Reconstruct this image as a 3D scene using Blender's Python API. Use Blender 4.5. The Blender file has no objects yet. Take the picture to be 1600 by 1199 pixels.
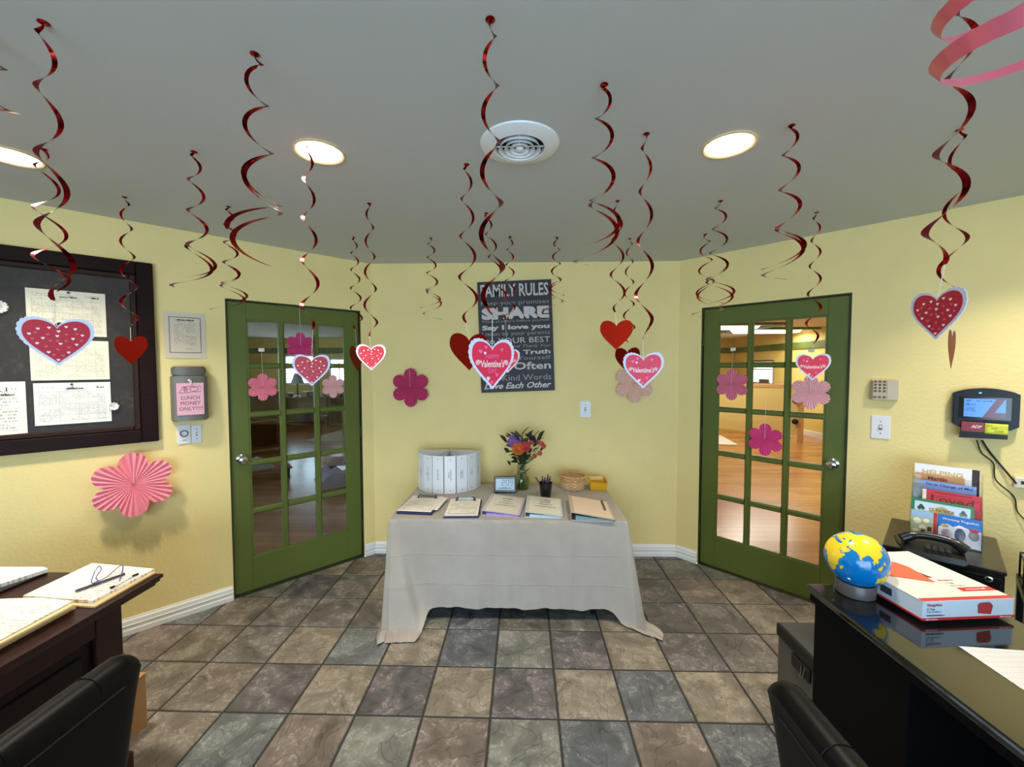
import bpy, bmesh, math, random
from mathutils import Vector, Matrix
random.seed(7)
R = math.radians
sc = bpy.context.scene
col = sc.collection
PI = math.pi

# ------------------------------------------------------------------ camera, world, exposure
CAMH, FPX, PITCH, ROLL, YAW = 1.588, 635.5, .0417, .0018, .0280
cam_d = bpy.data.cameras.new('camera')
cam_d.sensor_fit = 'HORIZONTAL'; cam_d.sensor_width = 36.0
cam_d.lens = 36.0 * FPX / 1600.0
cam_d.clip_start = .02
cam = bpy.data.objects.new('camera', cam_d)
cam.matrix_world = Matrix.Translation((0, 0, CAMH)) @ Matrix.Rotation(YAW, 4, 'Z') @ Matrix.Rotation(PI/2 - PITCH, 4, 'X') @ Matrix.Rotation(-ROLL, 4, 'Z')
col.objects.link(cam)
sc.camera = cam
vs = sc.view_settings
vs.view_transform = 'Standard'; vs.look = 'None'; vs.gamma = 1.0; vs.use_curve_mapping = False
vs.exposure = 0.27
world = bpy.data.worlds.new('sky_world'); sc.world = world
world.use_nodes = True
_bg = world.node_tree.nodes['Background']
_bg.inputs['Color'].default_value = (.60, .80, 1.0, 1); _bg.inputs['Strength'].default_value = 7.2
# portal in the entrance glazing behind the camera (sampling aid for the daylight that comes in there)
_pd = bpy.data.lights.new('daylight_portal', 'AREA'); _pd.shape = 'RECTANGLE'; _pd.size = 3.8; _pd.size_y = 2.0
_pd.cycles.is_portal = True
_po = bpy.data.objects.new('daylight_portal', _pd); _po.location = (0, -2.45, 1.05); _po.rotation_euler = (R(90), 0, 0)
col.objects.link(_po)
LAMP_W = 9.5

# ------------------------------------------------------------------ camera geometry helpers (pixel of the 1600x1199 frame -> point on a known plane)
_RM = cam.matrix_world.to_3x3()
CEIL = 2.4425
TABLE_Z = .636
BACK_V, CL, CR = 3.38, 4.645, 4.655
CORN_L = Vector((BACK_V - CL, BACK_V, 0)); CORN_R = Vector((CR - BACK_V, BACK_V, 0))
def ray(x, y):
    return _RM @ Vector(((x - 800) / FPX, (599.5 - y) / FPX, -1.0))
def on_plane(x, y, p0, n):
    d = ray(x, y); o = Vector((0, 0, CAMH)); n = Vector(n)
    return o + d * ((Vector(p0) - o).dot(n) / d.dot(n))
def on_z(x, y, z): return on_plane(x, y, (0, 0, z), (0, 0, 1))
WALLS = {'L': (CORN_L, R(45)), 'R': (CORN_R, R(-45)), 'B': (Vector((0, BACK_V, 0)), 0.0)}
def on_wall(side, x, y, off=0.0):
    c, a = WALLS[side]
    n = Vector((math.sin(a), -math.cos(a), 0))       # into the room
    return on_plane(x, y, c + n * off, n)
def wall_box(side, x0, y0, x1, y1, off=0.0):
    """centre on wall, width, height of a thing that spans these pixels"""
    c, a = WALLS[side]; e = Vector((math.cos(a), math.sin(a), 0))
    ym = (y0 + y1) / 2; xm = (x0 + x1) / 2
    l, r = on_wall(side, x0, ym, off), on_wall(side, x1, ym, off)
    t, b = on_wall(side, xm, y0, off), on_wall(side, xm, y1, off)
    p = (l + r) / 2; p.z = (t.z + b.z) / 2
    return p, (r - l).dot(e), t.z - b.z, a
def at_depth(x, y, depth):
    d = ray(x, y); fwd = _RM @ Vector((0, 0, -1))
    return Vector((0, 0, CAMH)) + d * (depth / d.dot(fwd))
def depth_of(p):
    return (Vector(p) - Vector((0, 0, CAMH))).dot(_RM @ Vector((0, 0, -1)))

# ------------------------------------------------------------------ materials
def S(r, g, b):
    def f(c):
        c /= 255.0
        return c / 12.92 if c <= .04045 else ((c + .055) / 1.055) ** 2.4
    return (f(r), f(g), f(b), 1)
class NT:
    def __init__(s, m): s.nt = m.node_tree; s.n = s.nt.nodes; s.l = s.nt.links
    def add(s, t, **k):
        nd = s.n.new(t)
        for a, b in k.items(): setattr(nd, a, b)
        return nd
    def lk(s, a, b): s.l.new(a, b)
    def put(s, sock, v):
        if isinstance(v, bpy.types.NodeSocket): s.lk(v, sock)
        else: sock.default_value = v
    def math(s, op, a, b=None, c=None):
        nd = s.add('ShaderNodeMath', operation=op)
        for i, v in enumerate((a, b, c)):
            if v is not None: s.put(nd.inputs[i], v)
        return nd.outputs[0]
    def mix(s, f, a, b):
        nd = s.add('ShaderNodeMix', data_type='RGBA')
        s.put(nd.inputs['Factor'], f); s.put(nd.inputs[6], a); s.put(nd.inputs[7], b)
        return nd.outputs[2]
    def coord(s, kind='Object'): return s.add('ShaderNodeTexCoord').outputs[kind]
    def xyz(s, v):
        nd = s.add('ShaderNodeSeparateXYZ'); s.lk(v, nd.inputs[0]); return nd.outputs
    def noise(s, scale, detail=4, rough=.55, vec=None, stretch=None, dist=0):
        nd = s.add('ShaderNodeTexNoise'); nd.inputs['Scale'].default_value = scale
        nd.inputs['Detail'].default_value = detail; nd.inputs['Roughness'].default_value = rough
        nd.inputs['Distortion'].default_value = dist
        v = vec or s.coord()
        if stretch:
            mp = s.add('ShaderNodeMapping'); mp.inputs['Scale'].default_value = stretch; s.lk(v, mp.inputs[0]); v = mp.outputs[0]
        s.lk(v, nd.inputs['Vector']); return nd.outputs['Fac']
    def ramp(s, f, stops, interp='LINEAR'):
        nd = s.add('ShaderNodeValToRGB'); nd.color_ramp.interpolation = interp
        el = nd.color_ramp.elements
        while len(el) < len(stops): el.new(.5)
        for e, (p, c) in zip(el, stops): e.position = p; e.color = c
        s.lk(f, nd.inputs[0]); return nd.outputs[0]
    def bump(s, h, strength=.3, dist=.01):
        nd = s.add('ShaderNodeBump'); nd.inputs['Strength'].default_value = strength
        nd.inputs['Distance'].default_value = dist; s.lk(h, nd.inputs['Height']); return nd.outputs[0]
_mats = {}
def M(name, c=(.8, .8, .8, 1), rough=.5, metal=0., bump=None, var=None, coat=0., emit=None, spec=.5, alpha=None, trans=None):
    if name in _mats: return _mats[name]
    m = bpy.data.materials.new(name); m.use_nodes = True
    t = NT(m); b = t.n['Principled BSDF']
    b.inputs['Base Color'].default_value = c; b.inputs['Roughness'].default_value = rough; b.inputs['Metallic'].default_value = metal
    b.inputs['Specular IOR Level'].default_value = spec
    if coat: b.inputs['Coat Weight'].default_value = coat; b.inputs['Coat Roughness'].default_value = .08
    if emit: b.inputs['Emission Color'].default_value = emit[0]; b.inputs['Emission Strength'].default_value = emit[1]
    if var:
        f = t.noise(var[0], 5, .6, stretch=var[2] if len(var) > 2 else None)
        d = var[1]
        lo = tuple(max(0, v * (1 - d)) for v in c[:3]) + (1,); hi = tuple(min(1, v * (1 + d)) for v in c[:3]) + (1,)
        t.lk(t.ramp(f, [(.3, lo), (.7, hi)]), b.inputs['Base Color'])
    if bump:
        t.lk(t.bump(t.noise(bump[0], 3, .5, stretch=bump[3] if len(bump) > 3 else None), bump[1], bump[2]), b.inputs['Normal'])
    if alpha is not None: b.inputs['Alpha'].default_value = alpha
    if trans: b.inputs['Transmission Weight'].default_value = trans
    _mats[name] = m
    return m
def pane_mat(name, tint=(.96, .98, .97, 1), gloss=.10):
    m = bpy.data.materials.new(name); m.use_nodes = True; t = NT(m); t.n.remove(t.n['Principled BSDF'])
    tr = t.add('ShaderNodeBsdfTransparent'); tr.inputs[0].default_value = tint
    gl = t.add('ShaderNodeBsdfGlossy'); gl.inputs['Roughness'].default_value = .01
    fr = t.add('ShaderNodeFresnel'); bf = t.add('ShaderNodeNewGeometry').outputs['Backfacing']; t.lk(t.math('SUBTRACT', 1.45, t.math('MULTIPLY', bf, 1.45-1/1.45)), fr.inputs[0])
    mx = t.add('ShaderNodeMixShader'); t.lk(t.math('MULTIPLY', fr.outputs[0], 1.0), mx.inputs[0])
    t.lk(tr.outputs[0], mx.inputs[1]); t.lk(gl.outputs[0], mx.inputs[2]); t.lk(mx.outputs[0], t.n['Material Output'].inputs[0])
    return m
def print_mat(name, base, ink, hw, hh, plane='XZ', freq=90., grid=None, words=170., dens=.5, margin=.012, header=True):
    """a printed sheet: lines of small type and, for calendars, a ruled grid"""
    m = bpy.data.materials.new(name); m.use_nodes = True; t = NT(m); b = t.n['Principled BSDF']; b.inputs['Roughness'].default_value = .6
    o = t.xyz(t.coord()); X = o[0]; Y = o[2] if plane == 'XZ' else o[1]
    line = t.math('FRACT', t.math('MULTIPLY', Y, freq)); lm = t.math('LESS_THAN', line, .5)
    cb = t.add('ShaderNodeCombineXYZ'); t.lk(t.math('MULTIPLY', X, words), cb.inputs[0]); t.lk(t.math('MULTIPLY', t.math('FLOOR', t.math('MULTIPLY', Y, freq)), 3.7), cb.inputs[1])
    wn = t.noise(1., 1, .5, vec=cb.outputs[0]); wm = t.math('GREATER_THAN', wn, dens)
    cb2 = t.add('ShaderNodeCombineXYZ'); t.lk(t.math('MULTIPLY', X, 9.), cb2.inputs[0]); t.lk(t.math('MULTIPLY', Y, 16.), cb2.inputs[1])
    blk = t.math('GREATER_THAN', t.noise(1.3, 1, .5, vec=cb2.outputs[0]), .44)
    inx = t.math('LESS_THAN', t.math('ABSOLUTE', X), hw - margin); iny = t.math('LESS_THAN', t.math('ABSOLUTE', Y), hh - margin)
    mask = t.math('MULTIPLY', t.math('MULTIPLY', lm, wm), t.math('MULTIPLY', t.math('MULTIPLY', inx, iny), blk))
    mask = t.math('MULTIPLY', mask, .46)
    if grid:
        nx, ny = grid
        gx = t.math('LESS_THAN', t.math('FRACT', t.math('MULTIPLY', t.math('ADD', X, hw - margin), nx / (2 * (hw - margin)))), .035)
        gy = t.math('LESS_THAN', t.math('FRACT', t.math('MULTIPLY', t.math('ADD', Y, hh - margin), ny / (2 * (hh - margin)))), .06)
        g = t.math('MULTIPLY', t.math('MAXIMUM', gx, gy), t.math('MULTIPLY', inx, t.math('LESS_THAN', Y, hh * .68)))
        mask = t.math('MAXIMUM', mask, t.math('MULTIPLY', t.math('MULTIPLY', g, iny), .35))
    t.lk(t.mix(mask, base, ink), b.inputs['Base Color'])
    return m

# ------------------------------------------------------------------ mesh helpers
def nb(): return bmesh.new()
def add_box(bm, c, s, bev=0., rot=None, seg=1):
    """box centred at c with full size s"""
    r = bmesh.ops.create_cube(bm, size=1.0)
    vs_ = r['verts']
    bmesh.ops.scale(bm, vec=s, verts=vs_)
    if bev > 0:
        es = list({e for v in vs_ for e in v.link_edges})
        g = bmesh.ops.bevel(bm, geom=es, offset=bev, segments=seg, affect='EDGES', profile=.5)
        vs_ = list({v for f in g['faces'] for v in f.verts} | {v for v in vs_ if v.is_valid})
    if rot is not None: bmesh.ops.transform(bm, matrix=rot.to_4x4(), verts=vs_)
    bmesh.ops.translate(bm, vec=c, verts=vs_)
    return vs_
def bx(bm, x0, x1, y0, y1, z0, z1, bev=0., seg=1):
    return add_box(bm, ((x0+x1)/2, (y0+y1)/2, (z0+z1)/2), (abs(x1-x0), abs(y1-y0), abs(z1-z0)), bev, None, seg)
def add_lathe(bm, prof, n=24, c=(0, 0, 0), cap=True):
    rings = []
    for r, z in prof:
        rings.append([bm.verts.new((c[0] + r*math.cos(2*PI*i/n), c[1] + r*math.sin(2*PI*i/n), c[2] + z)) for i in range(n)])
    for a, b in zip(rings, rings[1:]):
        for i in range(n): bm.faces.new((a[i], a[(i+1) % n], b[(i+1) % n], b[i]))
    if cap:
        bm.faces.new(rings[0][::-1]); bm.faces.new(rings[-1])
def add_tube(bm, pts, r, n=6, cap=True):
    pts = [Vector(p) for p in pts]; rings = []
    up = Vector((0, 0, 1))
    for i, p in enumerate(pts):
        d = (pts[min(i+1, len(pts)-1)] - pts[max(i-1, 0)]).normalized()
        a = d.cross(up)
        if a.length < 1e-3: a = d.cross(Vector((1, 0, 0)))
        a.normalize(); b = a.cross(d).normalized()
        rr = r[i] if isinstance(r, (list, tuple)) else r
        rings.append([bm.verts.new(p + (a*math.cos(2*PI*k/n) + b*math.sin(2*PI*k/n))*rr) for k in range(n)])
    for a, b in zip(rings, rings[1:]):
        for k in range(n): bm.faces.new((a[k], a[(k+1) % n], b[(k+1) % n], b[k]))
    if cap: bm.faces.new(rings[0][::-1]); bm.faces.new(rings[-1])
def add_prism(bm, poly, d0, d1, plane='XZ'):
    """extrude a 2D outline; plane XZ: depth along y, XY: depth along z, YZ: along x"""
    def P(p, d):
        return (p[0], d, p[1]) if plane == 'XZ' else ((p[0], p[1], d) if plane == 'XY' else (d, p[0], p[1]))
    a = [bm.verts.new(P(p, d0)) for p in poly]; b = [bm.verts.new(P(p, d1)) for p in poly]
    n = len(poly)
    for i in range(n): bm.faces.new((a[i], a[(i+1) % n], b[(i+1) % n], b[i]))
    bm.faces.new(a[::-1]); bm.faces.new(b)
def spline(pts, n=8):
    pts = [Vector(p) for p in pts]; out = []
    P = [pts[0]*2 - pts[1]] + pts + [pts[-1]*2 - pts[-2]]
    for i in range(1, len(P)-2):
        for k in range(n):
            t = k / n; a, b, c, d = P[i-1], P[i], P[i+1], P[i+2]
            out.append(.5*((2*b) + (c-a)*t + (2*a-5*b+4*c-d)*t*t + (3*b-a-3*c+d)*t**3))
    out.append(pts[-1]); return out
def obj(name, bm, mat, parent=None, loc=None, rotz=0., smooth=False):
    bmesh.ops.recalc_face_normals(bm, faces=bm.faces[:])
    me = bpy.data.meshes.new(name); bm.to_mesh(me); bm.free()
    return mobj(name, me, mat, parent, loc, rotz, smooth)
def mobj(name, me, mat, parent=None, loc=None, rotz=0., smooth=False):
    if mat is not None:
        if len(me.materials) == 0: me.materials.append(mat)
    if smooth:
        for p in me.polygons: p.use_smooth = True
        try: me.set_sharp_from_angle(angle=R(40))
        except Exception: pass
    o = bpy.data.objects.new(name, me); col.objects.link(o)
    if parent is not None: o.parent = parent
    if loc is not None: o.location = loc
    o.rotation_euler.z = rotz
    return o
def tag(o, label, cat, group=None, kind=None):
    if label: o['label'] = label
    if cat: o['category'] = cat
    if group: o['group'] = group
    if kind: o['kind'] = kind
    return o
def thing(name, label, cat, loc=(0, 0, 0), rotz=0., group=None):
    o = bpy.data.objects.new(name, None); col.objects.link(o); o.empty_display_size = .05
    o.location = loc; o.rotation_euler.z = rotz
    return tag(o, label, cat, group)
def struct(name, bm, mat, loc=None, rotz=0., label=None, smooth=False):
    o = obj(name, bm, mat, None, loc, rotz, smooth); o['kind'] = 'structure'
    if label: o['label'] = label
    return o
def struct_empty(name, loc, rotz=0., label=None):
    o = bpy.data.objects.new(name, None); col.objects.link(o); o.location = loc; o.rotation_euler.z = rotz; o['kind'] = 'structure'
    if label: o['label'] = label
    return o
def holes_wall(bm, s0, s1, z0, z1, y0, y1, holes):
    ss = sorted({s0, s1, *[h[0] for h in holes], *[h[1] for h in holes]}); zs = sorted({z0, z1, *[h[2] for h in holes], *[h[3] for h in holes]})
    for a, b in zip(ss, ss[1:]):
        run = None
        for c, d in zip(zs, zs[1:]):
            solid = not any(h[0] - 1e-6 <= a and b <= h[1] + 1e-6 and h[2] - 1e-6 <= c and d <= h[3] + 1e-6 for h in holes)
            if solid: run = [run[0] if run else c, d]
            if (not solid or d == zs[-1]) and run: bx(bm, a, b, y0, y1, run[0], run[1]); run = None
_tc = {}
def text_mesh(s, w=None, h=None, bold=0., shear=0., size=1.0, align='CENTER', thick=.0004, name='lettering', space=1.0):
    """text as a thin mesh lying in XZ facing -Y, fitted to w x h and centred"""
    cu = bpy.data.curves.new(name, 'FONT'); cu.body = s; cu.size = size; cu.align_x = align; cu.offset = bold; cu.shear = shear
    cu.resolution_u = 2; cu.space_character = space
    o = bpy.data.objects.new(name, cu); col.objects.link(o)
    me = bpy.data.meshes.new_from_object(o.evaluated_get(bpy.context.evaluated_depsgraph_get()))
    bpy.data.objects.remove(o); bpy.data.curves.remove(cu)
    xs = [v.co.x for v in me.vertices]; ys = [v.co.y for v in me.vertices]
    x0, x1, y0, y1 = min(xs), max(xs), min(ys), max(ys)
    kx = (w / (x1 - x0)) if w else None; ky = (h / (y1 - y0)) if h else None
    kx = kx or ky or 1; ky = ky or kx
    for v in me.vertices:
        v.co = Vector(((v.co.x - (x0+x1)/2)*kx, 0, (v.co.y - (y0+y1)/2)*ky))
    return me
def text(s, mat, parent, c, w=None, h=None, bold=0., shear=0., flat=False, rot=None, name='lettering', space=1.0):
    me = text_mesh(s, w, h, bold, shear, name=name, space=space)
    if flat: me.transform(Matrix.Rotation(-PI/2, 4, 'X'))
    if rot is not None: me.transform(rot)
    me.transform(Matrix.Translation(c))
    return mobj(name, me, mat, parent)

def small_print(mat, parent, c, w, h, flat=False, rot=None, seed=0):
    """a line of type too small to read: irregular ink blocks"""
    rr = random.Random(seed*7+int(w*1e4)); b = nb(); x = -w/2
    while x < w/2-h*.2:
        k = min(rr.uniform(.25, .6)*h, w/2-x); hh = h*rr.choice((.6, .6, .75, 1.)); bx(b, x, x+k, -.0002, .0002, -h/2, -h/2+hh); x += k+h*(.14 if rr.random() < .8 else .5)
    if flat: bmesh.ops.transform(b, matrix=Matrix.Rotation(-PI/2, 4, 'X'), verts=b.verts)
    if rot is not None: bmesh.ops.transform(b, matrix=rot, verts=b.verts)
    bmesh.ops.translate(b, vec=c, verts=b.verts)
    o = obj('small_print', b, mat, parent); o['kind'] = 'stuff'; return o
# ------------------------------------------------------------------ palette
m_wall = M('yellow_wall_paint', S(241, 222, 156), .75, bump=(55, .38, .006), var=(3., .03))
m_ceil = M('ceiling_paint', S(196, 199, 196), .85, bump=(60, .08, .004))
m_white = M('white_gloss_trim', S(236, 238, 240), .4)
m_green = M('green_door_paint', S(92, 106, 46), .42, var=(4., .05))
m_dgreen = M('dark_green_jamb', S(44, 52, 20), .5)
m_chrome = M('chrome', S(205, 205, 205), .16, 1.0)
m_pane = pane_mat('door_glass')
m_black = M('black_plastic', S(18, 18, 19), .35)
m_ink = M('black_print', S(24, 22, 24), .6)
m_paper = M('white_paper', S(238, 236, 230), .6)
m_string = M('white_string', S(225, 222, 212), .7)

# ================================================================== SETTING
# ---- floor with slate tiles
TP, TO = .3087, (-.151, 1.773)
ROOM = [(-1.265, 3.38), (1.275, 3.38), (3.53, 1.125), (3.53, -2.5), (-3.53, -2.5), (-3.53, 1.115)]
bm = nb(); add_prism(bm, [(p[0], p[1]) for p in ROOM], -.06, -.004, 'XY')
floor = struct('floor', bm, M('dark_grout', S(48, 46, 46), .85, bump=(300, .3, .002)), label='slate tile floor with dark grout')
def slate():
    m = bpy.data.materials.new('slate_tile'); m.use_nodes = True; t = NT(m); b = t.n['Principled BSDF']
    oi = t.add('ShaderNodeObjectInfo')
    geo = t.add('ShaderNodeNewGeometry').outputs['Position']
    cb = t.add('ShaderNodeVectorMath', operation='ADD'); t.lk(geo, cb.inputs[0])
    cx = t.add('ShaderNodeCombineXYZ'); t.lk(t.math('MULTIPLY', oi.outputs['Random'], 30.), cx.inputs[0]); t.lk(t.math('MULTIPLY', oi.outputs['Random'], 17.), cx.inputs[2]); t.lk(cx.outputs[0], cb.inputs[1])
    v = cb.outputs[0]
    n1 = t.noise(7, 6, .62, vec=v, dist=.6); n2 = t.noise(38, 8, .8, vec=v, dist=.8); n3 = t.noise(5.0, 3, .5, vec=v, dist=1.6)
    dark = t.mix(t.ramp(n1, [(.3, (0, 0, 0, 1)), (.7, (1, 1, 1, 1))]), (.40, .40, .40, 1), (1.05, 1.05, 1.05, 1))
    mul = t.add('ShaderNodeMix', data_type='RGBA', blend_type='MULTIPLY'); mul.inputs['Factor'].default_value = 1
    t.lk(oi.outputs['Color'], mul.inputs[6]); t.lk(dark, mul.inputs[7])
    pale = t.math('MULTIPLY', t.math('SUBTRACT', t.ramp(n2, [(.5, (0, 0, 0, 1)), (.72, (1, 1, 1, 1))]), t.ramp(n1, [(.38, (1, 1, 1, 1)), (.52, (0, 0, 0, 1))])), .75)
    pale = t.math('MAXIMUM', pale, 0.)
    c = t.mix(pale, mul.outputs[2], S(196, 192, 188))
    crack = t.ramp(t.math('ABSOLUTE', t.math('SUBTRACT', n3, .5)), [(.0, (1, 1, 1, 1)), (.012, (0, 0, 0, 1))])
    c = t.mix(t.math('MULTIPLY', crack, .3), c, S(50, 46, 44))
    t.lk(c, b.inputs['Base Color'])
    t.lk(t.ramp(n1, [(.3, (.42, .42, .42, 1)), (.7, (.62, .62, .62, 1))]), b.inputs['Roughness'])
    step = t.ramp(n3, [(.485, (0, 0, 0, 1)), (.515, (1, 1, 1, 1))])
    h = t.math('ADD', t.math('MULTIPLY', step, .55), t.math('ADD', n1, t.math('MULTIPLY', n2, .35)))
    t.lk(t.bump(h, .8, .007), b.inputs['Normal'])
    return m
m_slate = slate()
TC = {'g': (126, 121, 116), 'b': (114, 118, 124), 't': (156, 145, 129), 'd': (112, 107, 109), 'r': (138, 124, 116), 'k': (136, 136, 130), 'n': (132, 122, 110), 'e': (120, 125, 126)}
ROWS = {-1: (-5, 'nerkrkbrbg'), 0: (-6, 'nndtdtdtbttg'), 1: (-6, 'ngteTbkdtdgr'.lower()), 2: (-6, 'ngggkbgktdgt'), 3: (-5, 'dgtkgdbtdrtd'), 4: (-4, 'ntdgkbtdgkn'), -2: (-5, 'gkbtdrbtgd')}
def clip(poly, a, b):
    out = []
    def side(p): return (b[0]-a[0])*(p[1]-a[1]) - (b[1]-a[1])*(p[0]-a[0])
    for i, p in enumerate(poly):
        q = poly[(i+1) % len(poly)]; sp, sq = side(p), side(q)
        if sp <= 0: out.append(p)
        if (sp < 0 < sq) or (sq < 0 < sp):
            k = sp / (sp - sq); out.append((p[0]+(q[0]-p[0])*k, p[1]+(q[1]-p[1])*k))
    return out
def tile_mesh(poly):
    bm = nb(); n = len(poly); cx = sum(p[0] for p in poly)/n; cy = sum(p[1] for p in poly)/n
    def ring(ins, z):
        r = []
        for p in poly:
            d = Vector((p[0]-cx, p[1]-cy)); L = d.length; d *= max(0, (L-ins)/L); r.append(bm.verts.new((cx+d.x, cy+d.y, z)))
        return r
    a, b, c = ring(0, -.010), ring(0, -.0035), ring(.004, 0)
    for p, q in ((a, b), (b, c)):
        for i in range(n): bm.faces.new((p[i], p[(i+1) % n], q[(i+1) % n], q[i]))
    bm.faces.new(c); bm.faces.new(a[::-1])
    bmesh.ops.recalc_face_normals(bm, faces=bm.faces[:])
    me = bpy.data.meshes.new('tile'); bm.to_mesh(me); bm.free(); me.materials.append(m_slate); return me
G = .005
full = tile_mesh([(G, G), (TP-G, G), (TP-G, TP-G), (G, TP-G)])
keys = list(TC)
rest = nb()
for j in range(-14, 7):
    for i in range(-12, 13):
        x0, y0 = TO[0]+i*TP, TO[1]+j*TP
        poly = [(x0+G, y0+G), (x0+TP-G, y0+G), (x0+TP-G, y0+TP-G), (x0+G, y0+TP-G)]
        q = poly[::-1]
        q = [(p[0], p[1]) for p in q]
        for k in range(len(ROOM)):
            q = clip(q, ROOM[k], ROOM[(k+1) % len(ROOM)])
            if len(q) < 3: break
        if len(q) < 3: continue
        area = abs(sum(q[k][0]*q[(k+1) % len(q)][1]-q[(k+1) % len(q)][0]*q[k][1] for k in range(len(q))))/2
        if area < .0006: continue
        if y0 < .75:
            add_prism(rest, q, -.0038, 0, 'XY'); continue
        if area > (TP-2*G)**2*.995: o = bpy.data.objects.new('tile', full); o.location = (x0, y0, 0)
        else:
            o = bpy.data.objects.new('tile', tile_mesh([(p[0]-x0, p[1]-y0) for p in q])); o.location = (x0, y0, 0)
        col.objects.link(o); o.parent = floor
        ch = random.choice(keys)
        if j in ROWS and 0 <= i-ROWS[j][0] < len(ROWS[j][1]): ch = ROWS[j][1][i-ROWS[j][0]]
        k_ = random.uniform(.86, .99)
        cc = S(*TC[ch]); o.color = (cc[0]*k_, cc[1]*k_, cc[2]*k_, 1)
ro = obj('tile_field', rest, m_slate, floor); ro['kind'] = 'stuff'; ro.color = S(112, 108, 104)
# ---- ceiling
bm = nb(); add_prism(bm, ROOM, CEIL, CEIL+.06, 'XY')
ceiling = struct('ceiling', bm, m_ceil, label='pale grey painted ceiling')
# ---- walls: left and right at 45 degrees with a door opening each, back wall, then the sides and entrance wall behind the camera
DL = (-1.011, -.095); DR = (.177, 1.09); DH = 2.045
bm = nb(); holes_wall(bm, -3.2, 0, 0, CEIL, 0, .12, [(DL[0], DL[1], 0, DH)]); struct('wall_left', bm, m_wall, CORN_L, R(45), 'yellow wall with green glazed door')
bm = nb(); holes_wall(bm, 0, 3.2, 0, CEIL, 0, .12, [(DR[0], DR[1], 0, DH)]); struct('wall_right', bm, m_wall, CORN_R, R(-45), 'yellow wall with time clock and green glazed door')
bm = nb(); bx(bm, CORN_L.x-.03, CORN_R.x+.03, BACK_V, BACK_V+.12, 0, CEIL); struct('wall_back', bm, m_wall, label='yellow back wall behind the table')
bm = nb(); bx(bm, -3.65, -3.53, -2.62, 1.2, 0, CEIL); struct('wall_west', bm, m_wall)
bm = nb(); bx(bm, 3.53, 3.65, -2.62, 1.2, 0, CEIL); struct('wall_east', bm, m_wall)
bm = nb(); holes_wall(bm, -3.53, 3.53, 0, CEIL, -2.62, -2.5, [(-1.95, 1.95, .05, 2.05)]); struct('wall_rear', bm, m_wall)
bm = nb()
for x in (-1.95, -.98, 0, .98, 1.95): bx(bm, x-.03, x+.03, -2.6, -2.52, .05, 2.05)
for z in (.08, 2.02): bx(bm, -1.95, 1.95, -2.6, -2.52, z-.03, z+.03)
struct('window_1', bm, M('aluminium_frame', S(120, 118, 112), .4, .8), label='entrance glazing behind the viewer')
# ---- baseboards with a stepped moulding
BPROF = [(0, 0), (.017, 0), (.017, .028), (.0135, .033), (.0135, .05), (.017, .055), (.0135, .062), (.0115, .082), (.006, .09), (.004, .098), (0, .098)]
def baseboard(name, side, s0, s1):
    c, a = WALLS[side]
    bm = nb(); add_prism(bm, [(-p[0], p[1]) for p in BPROF], s0, s1, 'YZ')
    struct(name, bm, m_white, c, a, 'white moulded baseboard')
baseboard('baseboard_back', 'B', CORN_L.x+.006, CORN_R.x-.006)
baseboard('baseboard_left', 'L', -3.1, DL[0]-.004); baseboard('baseboard_left_return', 'L', DL[1]+.004, -.006)
baseboard('baseboard_right', 'R', DR[1]+.004, 3.1); baseboard('baseboard_right_return', 'R', .006, DR[0]-.004)
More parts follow.
